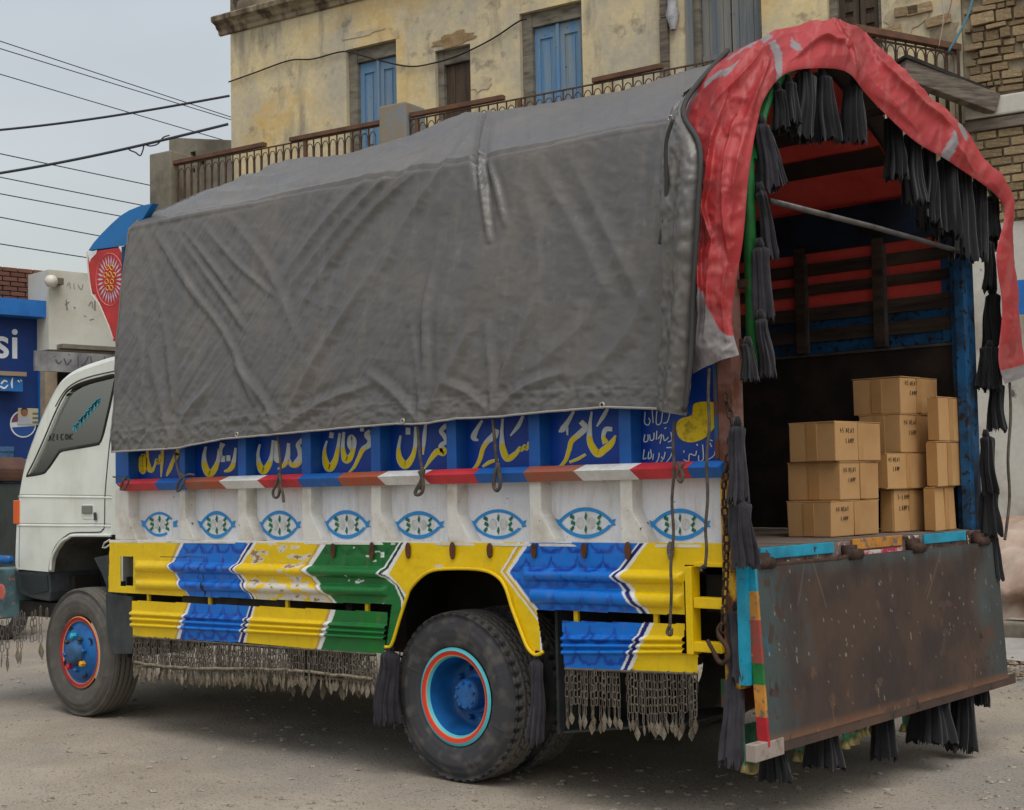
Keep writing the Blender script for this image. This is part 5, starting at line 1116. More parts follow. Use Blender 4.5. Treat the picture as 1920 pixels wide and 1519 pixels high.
# ------------------------------------------------------------------ chain fringes with leaf pendants
def links(mb, top, bottom, ln=.040, w=.0072, r=.0026, tw=0):
    """a hanging chain from top to bottom"""
    top, bottom = np.array(top), np.array(bottom); L_ = np.linalg.norm(bottom-top); k = max(1, int(round(L_/(ln*.86)))); d = (bottom-top)/L_; top = top+d*random.uniform(-.4, .4)*L_/k*(k > 2)
    for i in range(k):
        c = top+(bottom-top)*(i+.5)/k; h = L_/k*.58
        ang = (tw+random.uniform(-.25, .25)) if i % 2 == 0 else tw+random.uniform(.5, 1.1)
        s = np.array([math.cos(ang), math.sin(ang), 0])
        pts = [c-d*h*.75+s*w, c-d*h-s*0, c-d*h*.75-s*w, c+d*h*.75-s*w, c+d*h, c+d*h*.75+s*w]
        mb.tube(pts, r, 4, True)
pend_me = None
def pendant(parent, p, s=1., ang=0., mt=m_leaf):
    global pend_me
    if pend_me is None:
        mb = MB(); o = [(0, .004), (.011, -.02), (.021, -.045), (.016, -.062), (0, -.09), (-.016, -.062), (-.021, -.045), (-.011, -.02)]
        n = len(o); mb.add([(x, -.002, z) for x, z in o]+[(0, -.006, -.045)]+[(x, .002, z) for x, z in o], [(i, (i+1) % n, n) for i in range(n)]+[tuple(range(n+1, 2*n+1))]+[(i, (i+1) % n, n+1+(i+1) % n, n+1+i) for i in range(n)])
        pend_me = rawmesh('leaf_pendant', mb.v, mb.f, m_leaf)
    return link('leaf_pendant', pend_me, parent, tuple(p), (random.uniform(-.12, .12), random.uniform(-.15, .15), ang), (s, s, s))
def fringe(p0, p1, n, drop, yj=.015, skip=(), pend=.7, below=.05, line=True, gather=0):
    fr = empty('chain_fringe', parent=T); mb = MB(); bars = MB(); p0, p1 = np.array(p0), np.array(p1); ends = []
    for i in range(n):
        t = (i+.5)/n
        if any(a < t < b for a, b in skip): continue
        q = p0+(p1-p0)*t+np.array([0, random.uniform(-yj, yj), 0]); dr = drop(t)*(1+random.uniform(-.03, .03))
        e = q-np.array([random.uniform(-.004, .004), 0, dr]); links(mb, q, e, tw=random.uniform(-.3, .3)); ends.append((t, e))
    for i, (t, e) in enumerate(ends):
        if random.random() < pend:
            e2 = e-np.array([0, 0, random.uniform(.3, 1.)*below]); links(mb, e, e2, .04, .004, .0022); pendant(fr, e2, random.uniform(.55, .8), random.choice((0, .2, .9, 1.2, 1.4, -.5)))
    o = mb.build('chain_link', m_chain, fr); o['kind'] = 'stuff'
    MB().tube([p0, p1], .006, 5).build('fringe_rod', m_chain, fr)
    if line:
        pts = [e+np.array([0, -.006, .0]) for t, e in ends[::2]]; MB().tube(pts, .009, 6).build('bead_string', mat('bead_metal', lin(140, 130, 110), .6, lin(90, 80, 66), 40, bump=.6, bs=120) if 'bead_metal' not in bpy.data.materials else bpy.data.materials['bead_metal'], fr, True)
    return fr
a, b = at(249, 1194, y=.0), at(704, 1227, y=.0)
fringe(a, b, 104, lambda t: .155-.035*t+.012*math.sin(t*7), yj=.012, pend=.8, below=.045)
a, b = at(255, 1196, y=.11), at(704, 1229, y=.11)
fringe(a, b, 84, lambda t: .175-.04*t, yj=.03, pend=.75, below=.05)
a, b = at(1059, 1254, y=.0), at(1307, 1264, y=.0)
fringe(a, b, 42, lambda t: .16 if t < .42 else .185-.09*abs(t-.62), yj=.010, pend=.72, below=.07, skip=((.44, .47),), line=False)
fr = empty('chain_fringe', parent=T); mb = MB()
for x, y0, y1 in ((4, 1160, 1222), (14, 1160, 1230), (27, 1152, 1200), (33, 1150, 1216), (40, 1148, 1216), (46, 1146, 1200), (60, 1144, 1202), (66, 1143, 1200), (76, 1142, 1206), (88, 1141, 1160)):
    p, q = at(x, y0, y=.05+.02*(x % 3)), at(x, y1, y=.05+.02*(x % 3)); links(mb, p, q, .06, .011, .003)
    if y1 > 1204: pendant(fr, q, 1.2, random.uniform(-.4, .4))
o = mb.build('chain_link', m_chain, fr); o['kind'] = 'stuff'
mb = MB(); links(mb, at(754, 1212, y=.3), at(750, 1300, y=.3), .05, .012, .005); mb.build('red_chain', mat('red_chain_paint', lin(90, 30, 34), .6), T)
mb = MB(); links(mb, at(1304, 1262, y=.06), at(1302, 1345, y=.06), .06, .011, .004); mb.build('chain_link', m_chain, T)

# painted green ornaments and bells hung from the rear bumper
m_org = mat('ornament_green_paint', lin(70, 150, 112), .5, lin(40, 110, 80), 12); m_bell = mat('bell_brass', lin(190, 178, 120), .5, lin(140, 124, 84), 12, metal=.3)
for px, top, bot, y in ((1407, 1400, 1448, .3), (1505, 1360, 1422, .62), (1592, 1350, 1398, .95), (1612, 1340, 1385, 1.1), (1642, 1330, 1378, 1.25), (1702, 1320, 1370, 1.55), (1728, 1310, 1362, 1.7), (1780, 1295, 1350, 2.0)):
    o = empty('bumper_ornament', parent=T)
    p = at(px, top, x=.16); q = at(px, bot, x=.16); zt = min(p[2], .52); H = zt-q[2]; w = .05+.02*random.random()
    pts = [(p[0], p[1]-w, zt+.1), (p[0], p[1]+w, zt+.1)]
    for s in np.linspace(1, -1, 9): pts.append((p[0], p[1]+w*s, zt-H*.72-.02*(1-abs(s))+(.012 if int(round((s+1)*4)) % 2 else 0)))
    MB().prism([pts], (.008, 0, 0)).build('ornament_plate', m_org, o)
    MB().lathe([(.0, .013), (.018, .012), (.024, .0085)], (p[0], p[1], zt-H*.35), 10, 'x').build('red_disc', m_red, o)
    for s in (-.7, .0, .7):
        e = (p[0], p[1]+w*s, q[2]+.045+random.uniform(-.01, .015)); links(mb := MB(), (e[0], e[1], zt-H*.72), e, .03, .006, .0022); mb.build('bell_chain', m_chain, o)
        MB().lathe([(.004, 0), (.014, -.004), (.02, -.02), (.027, -.042), (.024, -.044)], e, 12, 'z').build('bell', m_bell, o, True)
# ------------------------------------------------------------------ tarpaulin
tarp = empty('tarpaulin', 'grey tarpaulin with red inner side, stretched over the truck bed and folded back behind', 'tarpaulin')
m_tgrey = mat('grey_tarpaulin', lin(89, 87, 85), .38, lin(104, 97, 88), 1.5, .45, .75, bump=.1, bs=60, fine=.07, spot=lin(84, 70, 56), ss=6, st=.73, sw=.05, spot2=lin(112, 110, 108), ss2=16, st2=.64, sw2=.12, col3=lin(116, 108, 98), s3=2.6, l3=(.52, .95), st3=(5, 5, .5), spec=.5)
m_tred = mat('red_tarpaulin', None, .56, attr=True, bump=.2, bs=34, fine=.1, spec=.45, spot=lin(120, 60, 56), ss=10, st=.7, sw=.08)
bot = np.array([(213, 848), (270, 845), (325, 842), (420, 824), (524, 815), (640, 804), (745, 795), (788, 796), (860, 785), (925, 783), (1020, 774), (1140, 764), (1240, 767), (1262, 770)], float)
B3 = np.array([at(x, y, y=-.07) for x, y in bot])
def bot_z(x): return np.interp(x, B3[:, 0], B3[:, 2])
NX, N1, N2, N3, N4 = 400, 200, 120, 50, 30
xs = np.linspace(-4.34, .0, NX)
rows = []
hoops = np.array([-4.3, -2.40, -.1])
for x in xs:
    # ridge height between the hoops, crease line, lower hem
    sag = np.interp(x, [-4.34, -4.1, -3.3, -2.6, -2.4, -2.1, -1.2, -.3, 0], [3.70, 3.74, 3.66, 3.70, 3.745, 3.70, 3.64, 3.68, 3.69])
    zc = np.interp(x, [-4.34, -.15, 0], [3.185, 3.08, 3.075]); zb = bot_z(x)
    p = []
    for t in np.linspace(0, 1, N1): p.append((-.07+.225*t-.03*math.sin(math.pi*t), zb+(zc-.018-zb)*t))
    for t in np.linspace(0, 1, N2+1)[1:]: p.append((.165+1.085*t, zc+(sag-zc)*(1.12*t-.12*t**3) if t > .02 else zc-.006))
    for t in np.linspace(0, 1, N3+1)[1:]: p.append((1.25+1.25*t, sag+(zc-sag)*(t**1.6)))
    for t in np.linspace(0, 1, N4+1)[1:]: p.append((2.505+.1*t, zc+(1.8-zc)*t))
    rows.append([(x, y, z) for y, z in p])
P = np.array(rows)
P[:, :, 0] += np.where(np.arange(P.shape[1])[None, :] < N1, 0, 0)
# the front edge slants a little
fx0 = at(213, 848, y=-.07)[0]+4.34; P[:, :, 0] += np.clip((-xs-2.4)/1.94, 0, 1)[:, None]**2*fx0*np.concatenate([np.linspace(1, 0, N1), np.zeros(N2+N3+N4)])[None, :]
CR = [
 ([(890,225),(810,300),(700,400),(620,500)],6,9),([(880,230),(770,320),(650,450),(560,580)],7,8),([(870,235),(740,320),(640,420),(540,540)],5,7),([(850,240),(700,330),(590,440),(500,560)],5,9),([(900,230),(830,320),(760,420),(700,540)],6,8),
 ([(915,215),(903,290),(905,345),(915,450)],16,5),([(915,300),(930,350),(945,420)],7,6),([(905,215),(895,290),(893,345)],-8,7),
 ([(290,430),(330,500),(380,580)],6,6),([(330,430),(420,560),(460,620)],6,6),([(270,440),(300,560),(325,740),(325,840)],5,6),([(300,430),(360,540),(430,640),(480,760),(524,812)],6,6),([(250,470),(262,640),(275,800)],4,7),([(380,420),(450,500),(520,560)],5,6),([(430,410),(500,500),(560,640)],5,9),([(345,430),(400,500),(440,560)],6,6),
 ([(524,812),(580,700),(640,600),(720,480)],7,9),([(524,812),(500,760),(440,680)],7,8),([(524,812),(600,760),(700,720)],6,9),([(524,812),(545,750),(575,690)],-5,6),
 ([(788,795),(795,700),(800,560),(830,420)],8,7),([(788,795),(840,700),(890,600)],6,9),([(788,795),(740,740),(690,700)],6,9),([(788,795),(782,700),(770,600)],5,6),
 ([(925,782),(950,690),(1010,560)],7,9),([(925,782),(920,700),(910,600)],6,8),([(925,782),(980,730),(1060,700)],6,9),([(925,782),(880,740),(830,720)],6,9),
 ([(325,843),(300,740),(285,660)],7,9),([(325,843),(350,780),(400,720)],6,9),
 ([(1060,280),(1150,460),(1220,600)],5,14),([(1000,300),(1090,450),(1140,560)],4,14),([(1150,480),(1100,600),(1000,690)],4,14),([(1240,480),(1180,620),(1090,720)],5,14),([(980,340),(1010,480),(1000,640)],4,16),
 ([(560,300),(640,300),(760,262),(850,230)],6,6),([(420,330),(520,335),(640,305),(780,270)],6,7),([(360,360),(480,360),(620,325)],5,7),([(440,318),(520,322),(600,308)],-5,5),([(460,345),(560,350),(700,320),(830,270)],-5,6),([(600,345),(720,315),(850,250)],6,6),
 ([(1245,232),(1230,330),(1240,450)],5,10),([(240,430),(400,396),(600,352),(900,293),(1250,234)],4,4),
]
def segdist(px, py, pts):
    c = crv(pts, 14) if len(pts) > 2 else np.array(pts, float); d = np.full(px.shape, 1e9)
    tt = np.zeros(px.shape); n = len(c)-1
    for i in range(n):
        a, b = c[i], c[i+1]; ab = b-a; t = np.clip(((px-a[0])*ab[0]+(py-a[1])*ab[1])/(ab@ab), 0, 1)
        e = np.hypot(px-a[0]-t*ab[0], py-a[1]-t*ab[1]); m_ = e < d; d = np.where(m_, e, d); tt = np.where(m_, (i+t)/n, tt)
    return d, tt
def wrinkle(P, hem=True):
    px, py = proj(P); D = np.zeros(px.shape)
    for pts, amp, w in CR:
        d, t = segdist(px, py, pts); f = np.clip(np.sin(math.pi*np.clip(t*.94+.03, 0, 1)), 0, 1)**.6
        w2 = w*.8; D += amp*.0021*f*(.6*np.exp(-d/(w2*.55))+.55*np.exp(-(d/w)**2))-amp*.0009*f*np.exp(-((d-1.9*w)/w)**2)
    # fine pulls: streaks along the fall of the cloth, stronger towards the front half and the ridge
    a = (px-905)+(py-205)*.62
    D += .0085*(.6-2*np.abs(fbm(a/15, py/300, 1., 3)-.5))*np.clip((1000-px)/420, 0.15, 1)
    b_ = (px-250)*.9-(py-430)*.75
    D += .005*(.6-2*np.abs(fbm(b_/21+40, (px+py)/320, 4., 3)-.5))*np.clip((560-px)/260, 0, 1)
    D += .030*(fbm(px/170, py/150, 5.)-.5)+.006*(fbm(px/46, py/40, 9.)-.5)+.006*(.6-2*np.abs(fbm(px/16+py/170, py/260, 21., 3)-.5))+.006*(.5-2*np.abs(fbm(px/34+py/60, py/30-px/80, 13., 3)-.5))
    D += .016*(.5-2*np.abs(fbm(px/15, py/17, 3., 3)-.5))*np.exp(-((py-np.interp(px, bot[:, 0], bot[:, 1])+25)/38)**2)
    D += .004*np.clip((py-np.interp(px, bot[:, 0], bot[:, 1])+42)/3, 0, 1)*np.clip(1, 0, 1)
    return D
D = wrinkle(P)
D *= np.concatenate([np.ones(N1+N2), np.linspace(1, 0, N3), np.zeros(N4)])[None, :]
gu, gv = np.gradient(P, axis=0), np.gradient(P, axis=1); Nn = np.cross(gv, gu); Nn /= np.linalg.norm(Nn, axis=2)[..., None]+1e-12
if Nn[50, 50, 1] > 0: Nn = -Nn
P2 = P+Nn*D[..., None]
sheet('grey_cover', P2, m_tgrey, tarp)
hem = P2[:, 0]-np.array([0, .003, 0]); MB().tube(hem[::3], .006, 6).build('hem_cord', mat('hem_grey', lin(150, 146, 138), .7, bump=.3), tarp, True)
fe = P2[0, :N1+N2:6]; MB().tube(fe, .006, 6).build('hem_cord', m_tgrey, tarp, True)
# red lining under the cover
Li = P.copy(); cc_ = np.array([0, 1.25, 2.4]); v = Li-cc_; v[..., 0] = 0; v /= np.linalg.norm(v, axis=2)[..., None]
Li = Li-v*.05; c0_, c1_ = N1-60, N1+N2+N3+3; v = v[::8, c0_:c1_:5]; Li = Li[::8, c0_:c1_:5].copy(); Li -= ((fbm(Li[..., 0]*3, Li[..., 1]*3, Li[..., 2]*3)-.3)*.05)[..., None]*v
sheet('red_lining', Li, m_lining, tarp, flip=True)
m_hemg = mat('dark_hem_strip', lin(58, 46, 40), .7, lin(40, 32, 28), 5)
kf = Li.shape[1]
for f, wj in ((.80, 1), (.90, 1), (.945, 1)):
    j = int(f*(kf-1)); A_, B_ = Li[:, j]-v[:, j]*.012, Li[:, j+wj]-v[:, j+wj]*.012; k_ = len(A_)
    MB().add(list(A_)+list(B_), [(i, i+1, k_+i+1, k_+i) for i in range(k_-1)]).build('lining_seam', m_hemg, tarp)

# turned-back red flap ----------------------------------------------------
XO, XI = .06, .40
st_out = [((1299, 702), 'y', -.05), ((1296, 560), 'y', -.05), ((1302, 430), 'y', -.04), ((1298, 330), 'y', -.01), ((1280, 232), 'y', .12), ((1330, 132), 'x', .02), ((1420, 78), 'x', .04), ((1545, 41), 'x', .1), ((1600, 54), 'x', .12), ((1650, 90), 'x', .14), ((1702, 142), 'x', .18), ((1758, 212), 'x', .22), ((1828, 290), 'x', .26), ((1893, 376), 'x', .33), ((1896, 470), 'x', .34), ((1907, 570), 'x', .34), ((1919, 662), 'x', .34), ((1926, 702), 'x', .34)]
st_in = [((1386, 666), 'y', -.075), ((1372, 590), 'y', -.07), ((1393, 450), 'y', -.06), ((1403, 335), 'y', -.02), ((1418, 240), 'y', .07), ((1436, 180), 'x', XI), ((1478, 136), 'x', XI), ((1550, 128), 'x', XI), ((1592, 138), 'x', XI), ((1622, 174), 'x', XI), ((1664, 218), 'x', XI+.01), ((1720, 268), 'x', XI+.02), ((1790, 310), 'x', XI+.02), ((1880, 384), 'x', XI+.03), ((1868, 480), 'x', XI+.04), ((1879, 575), 'x', XI+.04), ((1872, 672), 'x', XI+.04), ((1884, 720), 'x', XI+.04)]
g = lambda s: at(*s[0], **{s[1]: s[2]})
o3, i3 = np.array([g(s) for s in st_out]), np.array([g(s) for s in st_in])
NU, NV = 520, 100
oc_, ic_ = crv(o3, NU), crv(i3, NU)
vv = np.linspace(0, 1, NV)[None, :, None]
F3 = oc_[:, None]*(1-vv)+ic_[:, None]*vv
# outward direction: away from the middle of the truck and to the rear
uu = np.linspace(0, 1, NU)[:, None]; vw = np.linspace(0, 1, NV)[None, :]
pf = proj(F3); fx, fy = pf[0], pf[1]                     # paint and creases belong to the flat cloth
nearw = np.clip((.30-uu)/.08, 0, 1); farw = np.clip((uu-.74)/.05, 0, 1)
nd = np.stack([.55*(1-nearw)+.3*nearw+0*vw, -1.*nearw-.5*(1-nearw-farw)-.2*farw+0*vw, .35*(1-nearw-farw)+0*vw+0*uu], -1); nd /= np.linalg.norm(nd, axis=2)[..., None]
edge_ = np.clip(np.minimum(vw, 1-vw)*9, 0, 1)
bulge = .07*np.sin(math.pi*vw)**.7*(1-.5*farw)
FC = [([(1286,210),(1324,180),(1376,146),(1410,113),(1440,86),(1485,68),(1538,53)],.06,14,1),([(1309,259),(1350,210),(1380,176),(1410,139),(1459,94)],.07,16,1),([(1459,94),(1511,79),(1560,75),(1616,77)],.05,14,1),([(1553,41),(1556,71),(1590,113),(1616,165),(1665,210),(1699,240)],.05,15,-1),
 ([(1616,79),(1639,139),(1676,180),(1718,221),(1763,259),(1785,296),(1815,323)],.06,16,-1),([(1718,150),(1744,203),(1785,259),(1838,300),(1887,371)],.05,12,1),([(1432,146),(1421,176),(1410,232),(1388,338),(1380,412)],.05,12,1),([(1365,210),(1346,285),(1339,338),(1328,394),(1346,454)],.06,12,1),([(1346,454),(1340,520),(1338,563),(1330,640)],.05,11,-1),
 ([(1327,409),(1320,488),(1324,570),(1315,650)],.05,10,1),([(1890,375),(1887,450),(1898,563),(1885,640)],.04,8,1),([(1530,60),(1565,100),(1590,125)],.04,10,1),([(1490,120),(1530,100),(1575,108)],.05,9,-1),([(1385,230),(1372,300),(1366,380),(1370,470)],.05,11,-1),([(1640,100),(1690,160),(1730,200)],.03,10,1),([(1370,500),(1362,570),(1368,640)],.04,9,1),([(1390,120),(1430,140),(1470,150)],.03,9,1)]
folds = 0
for pts, amp, w, sg in FC:
    c = crv(pts, 40); best = np.full(fx.shape, 1e9); sd_ = np.zeros(fx.shape); tt_ = np.zeros(fx.shape)
    for k in range(39):
        a, b = c[k], c[k+1]; ab = b-a; L_ = np.hypot(*ab); t = ((fx-a[0])*ab[0]+(fy-a[1])*ab[1])/L_**2; tc_2 = np.clip(t, 0, 1)
        dd = np.hypot(fx-a[0]-tc_2*ab[0], fy-a[1]-tc_2*ab[1]); cr_ = (ab[0]*(fy-a[1])-ab[1]*(fx-a[0]))/L_
        m_ = dd < best; best = np.where(m_, dd, best); sd_ = np.where(m_, np.where(cr_ >= 0, dd, -dd), sd_); tt_ = np.where(m_, (k+tc_2)/39, tt_)
    s_ = sd_*sg; f = np.sin(math.pi*np.clip(tt_*.9+.05, 0, 1))**.5
    folds = folds+amp*f*np.where(s_ > 0, np.exp(-s_/w), np.exp(s_/(w*.16)))
rid = lambda a, b, z: 1-2*np.abs(fbm(a, b, z, 2)-.5)
crink = .034*(rid(fx/100, fy/100, 2.)-.75)+.022*(rid(fx/40+fy/90, fy/46, 6.)-.75)+.009*(rid(fx/17, fy/19, 16.)-.75)+.003*(fbm(fx/9, fy/9, 3.)-.5)
F3 = F3+nd*(bulge+(folds*.9+crink)*edge_*(1-.55*farw))[..., None]
colr = np.ones(fx.shape+(3,))*np.array(lin(154, 38, 39))
n_ = fbm(fx/40, fy/40, 3.); colr = colr*(.8+.4*n_)[..., None]; dz_ = np.clip((fbm(fx/9, fy/22, 5.)-.55)*3, 0, .25)[..., None]; colr = colr*(1-dz_)+np.array(lin(176, 104, 100))*dz_
GRYB = np.array(lin(124, 118, 118))
gm = np.zeros(fx.shape, bool)
for poly in ([(1388,103),(1420,90),(1440,96),(1422,112),(1390,106)],[(1358,126),(1388,103),(1391,107),(1362,128)],[(1414,120),(1440,109),(1459,120),(1466,143),(1455,154),(1444,128)],[(1474,94),(1493,105),(1496,116),(1474,109)],[(1320,161),(1343,148),(1376,148),(1358,169),(1320,173)],[(1294,180),(1307,174),(1309,188),(1298,195)],[(1314,143),(1328,129),(1326,143),(1316,148)],[(1733,176),(1759,199),(1755,208),(1738,196)],[(1785,251),(1802,281),(1797,291),(1780,263)],[(1774,274),(1785,293),(1778,304),(1762,293)]): gm |= inpoly(fx, fy, poly)
gm |= (uu < .052+.018*np.sin(vw*5)) & (vw > -1) | (uu > .962)
colr[gm] = GRYB
sheet('folded_flap', F3, m_tred, tarp, colr)
# loose grey edge fold beside the flap, with its cord
eo = [((1285, 175), 'y', .12), ((1262, 215), 'y', .09), ((1246, 300), 'y', -.05), ((1243, 420), 'y', -.10), ((1247, 560), 'y', -.10), ((1240, 680), 'y', -.10), ((1234, 768), 'y', -.10)]
ei = [((1372, 96), 'x', .05), ((1290, 200), 'y', .08), ((1320, 280), 'y', -.06), ((1316, 400), 'y', -.11), ((1308, 560), 'y', -.11), ((1302, 680), 'y', -.11), ((1290, 780), 'y', -.11)]
eo3, ei3 = crv([g(s) for s in eo], 160), crv([g(s) for s in ei], 160)
E3 = eo3[:, None]*(1-vv[:, ::4])+ei3[:, None]*vv[:, ::4]
u2 = np.linspace(0, 1, 160)[:, None]; v2 = vw[:, ::4]
E3[..., 1] -= .05*np.sin(math.pi*v2)**.6*np.clip(u2*4, 0, 1)+.03*np.sin(v2*9+u2*3)*np.clip(u2*3, 0, 1)*.5+(np.abs(fbm(u2*26, v2*6, 1.)-.5))*.05
sheet('edge_fold', E3, m_tgrey, tarp)
MB().tube(ei3[::4]-np.array([0, .03, 0]), .012, 6).build('hem_cord', mat('dark_hem_cord', lin(60, 60, 58), .8), tarp, True)
for px, py in ((445, 815), (756, 790), (1130, 760), (1258, 222)):
    p = at(px, py, y=-.082 if py > 300 else .03); MB().tube([p+np.array([.012*math.cos(a), -.004, .012*math.sin(a)]) for a in np.linspace(0, 6.283, 10, endpoint=False)], .0045, 5, True).build('eyelet', mat('eyelet_brass', lin(176, 172, 160), .4, metal=.6) if 'eyelet_brass' not in bpy.data.materials else bpy.data.materials['eyelet_brass'], tarp, True)

# ------------------------------------------------------------------ ropes tied from the tarpaulin to the rail
def rope(pts, r, label, y=-.07, n=30, extra=()):
    o = empty('tie_rope', label, 'rope', 'ropes tying the tarpaulin down')
    P_ = [at(*p[:2], y=p[2] if len(p) > 2 else y) for p in pts]
    MB().tube(crv(P_, n), r, 7).build('strand', m_rope, o, True)
    for e in extra:
        MB().tube(crv([at(*p[:2], y=p[2] if len(p) > 2 else y-.015) for p in e], 24), r*1.15, 7).build('knot', m_rope, o, True)
rope([(326, 842), (333, 880), (340, 900)], .006, 'thin rope from the tarpaulin hem to a thick knot, near the white cab', extra=[[(338, 888), (346, 898), (340, 916), (332, 920), (336, 902), (352, 890), (364, 891)]])
rope([(212, 894, .0), (228, 898), (240, 900)], .005, 'short rope end knotted round the front tip of the striped rail', y=-.06, extra=[[(238, 892), (230, 905), (226, 918), (236, 915), (243, 898)]])
rope([(521, 818), (526, 870), (524, 905)], .007, 'rope hanging in a loop and a loose tail over the second painted eye panel', extra=[[(524, 886), (526, 905), (522, 930), (514, 932), (512, 922), (518, 908), (524, 890)], [(525, 905), (530, 925), (532, 942)]])
rope([(783, 796), (787, 850), (792, 882)], .008, 'rope with a double loop tied below a pulled tarpaulin fold', extra=[[(792, 876), (790, 900), (779, 922), (782, 928), (792, 922), (793, 900), (786, 884)], [(795, 880), (790, 905), (787, 918)]])
rope([(924, 785), (928, 830), (932, 875)], .008, 'rope with a long single loop, tied over the blue lettered board', extra=[[(933, 868), (936, 885), (938, 910), (932, 920), (926, 912), (928, 892), (933, 872)]])
rope([(1265, 790), (1262, 830), (1264, 880), (1260, 940), (1263, 1000), (1258, 1060), (1259, 1110), (1256, 1180)], .0068, 'long rope hanging past the yellow motif down to the lower skirt', y=-.10, extra=[[(1270, 866), (1280, 890), (1276, 904), (1270, 890), (1282, 868)], [(1256, 1172), (1251, 1186), (1258, 1190), (1259, 1178)]])
rope([(1330, 690), (1328, 740), (1330, 800), (1325, 860), (1327, 930), (1323, 990), (1325, 1030), (1322, 1066)], .0068, 'long rope hanging in front of the rusty corner post', y=-.09, extra=[[(1322, 1060), (1314, 1066), (1316, 1071)]])
o = empty('tie_rope', 'rope hanging from the far flap against the peeling white wall', 'rope', 'ropes tying the tarpaulin down')
MB().tube(crv([at(x, y, x=.42) for x, y in ((1893, 712), (1895, 780), (1890, 860), (1893, 930), (1887, 990), (1884, 1012))], 30), .008, 7).build('strand', m_rope, o, True)
o = empty('tie_rope', 'dark cord looping beside the grey edge fold of the tarpaulin', 'rope', 'ropes tying the tarpaulin down')
MB().tube(crv([at(x, y, y=-.13) for x, y in ((1262, 224), (1249, 270), (1250, 340), (1247, 400), (1240, 440), (1237, 458))], 24), .009, 7).build('strand', mat('dark_cord', lin(58, 56, 54), .9), o, True)

# chain with hook on the corner post
ch = empty('hook_chain', 'rusty chain with a big open hook hanging on the rear corner post', 'chain')
mb_pts = [at(1352, 905, y=-.06), at(1372, 760, y=-.03)]
lk = MB(); lk.tube([(.0, 0, .022), (.012, 0, .012), (.012, 0, -.012), (0, 0, -.022), (-.012, 0, -.012), (-.012, 0, .012)], .0055, 5, True); lme = rawmesh('link', lk.v, lk.f, m_rustchain, True)
def chainpath(pts, step):
    c = crv(pts, 200); L_ = np.concatenate([[0], np.cumsum(np.linalg.norm(np.diff(c, axis=0), axis=1))]); k = int(L_[-1]/step)
    for i in range(k+1):
        p = np.array([np.interp(i*step, L_, c[:, j]) for j in range(3)]); q = np.array([np.interp(i*step+.01, L_, c[:, j]) for j in range(3)])
        d = Vector(q-p) if np.linalg.norm(q-p) > 1e-6 else Vector((0, 0, -1)); qn = d.to_track_quat('Z', 'Y')
        o = link('link', lme, ch, tuple(p)); o.rotation_euler = (qn.to_matrix() @ Matrix.Rotation(math.pi/2*(i % 2)+.3, 3, 'Z')).to_euler()
chainpath([at(1362, 745, y=-.03), at(1372, 800, y=-.035), at(1366, 860, y=-.05), at(1357, 920, y=-.06), at(1362, 1000, y=-.05), at(1361, 1080, y=-.05), at(1356, 1180, y=-.05)], .037)
MB().tube(crv([at(x, y, y=-.06) for x, y in ((1354, 1168), (1346, 1180), (1350, 1196), (1362, 1212), (1365, 1230), (1358, 1242), (1348, 1240), (1338, 1222), (1326, 1200))], 40), [.008]*8+[.0105]*26+[.009]*6, 8).build('hook', m_rustchain, ch, True)

# ------------------------------------------------------------------ black cloth tassels
def tassel_mesh(seed, ratio):
    """gathered cloth of height 1, half width about ratio/2 at the hem, hung from the origin"""
    r = random.Random(seed); n, kz = 64, 22; ph = [r.uniform(0, 6.28) for _ in range(4)]; nf = r.choice((7, 8, 9)); V = np.zeros((n+1, kz, 3)); lean = r.uniform(-.05, .05)
    hemr = np.array([r.uniform(-.08, .07) for _ in range(n)]); hemr = np.append(hemr, hemr[0])
    for j in range(kz):
        t = j/(kz-1); w = .5*ratio*(.6+.4*t**.9)*(1+.12*math.exp(-((t-.12)/.08)**2)) if j > 1 else .5*ratio*.3
        for i in range(n+1):
            a = 2*math.pi*i/n; pl = 1+(.10+.14*t)*math.cos(nf*a+ph[0]+t*1.2+.5*math.sin(5*t+ph[1]))+(.07+.09*t)*math.cos((nf*2-3)*a+ph[1]-t)+.12*math.cos(2*a+ph[2]+t*3)+.07*math.cos(3*a+ph[3]-t*5)
            V[i, j] = (w*pl*math.cos(a)*.75+lean*t+.015*math.sin(t*7+ph[3]), w*pl*math.sin(a)+lean*t*.6, -t*(1+hemr[i]*t**3))
    return V
_tm = {}
def tassel(top, bot_, wpx, label, mt=None, **pl):
    a, b = at(*top, **pl), at(*bot_, **pl); H = np.linalg.norm(b-a); w = wpx/260*(1 if 'z' not in pl else 1); w = wpx/(FPX/((a-CAM)@FW))
    key = random.randrange(7); ratio = round(w/H*6)/6*1.0; ratio = max(.17, ratio)
    k2 = (key, ratio, (mt or m_cloth).name)
    if k2 not in _tm:
        o = sheet('cloth', tassel_mesh(key, ratio), mt or m_cloth); _tm[k2] = o.data; bpy.data.objects.remove(o)
    root = empty('black_tassel', label, 'tassel', 'black cloth tassels tied on the truck', loc=tuple(a))
    d = Vector(b-a); root.rotation_euler = (-d).to_track_quat('Z', 'Y').to_euler(); 
    root.rotation_euler.rotate_axis('Z', random.uniform(0, 6.28))
    link('cloth', _tm[k2], root, scale=(w/ratio*random.uniform(.8, 1.1), w/ratio*random.uniform(.85, 1.15), H*random.uniform(.94, 1.04)))
    MB().tube([(0, 0, .02), (0, 0, -.01), (0, 0, -.03)], [.012, .02, .012], 8).build('knot', m_cloth, root, True)
TX = dict(x=.36)
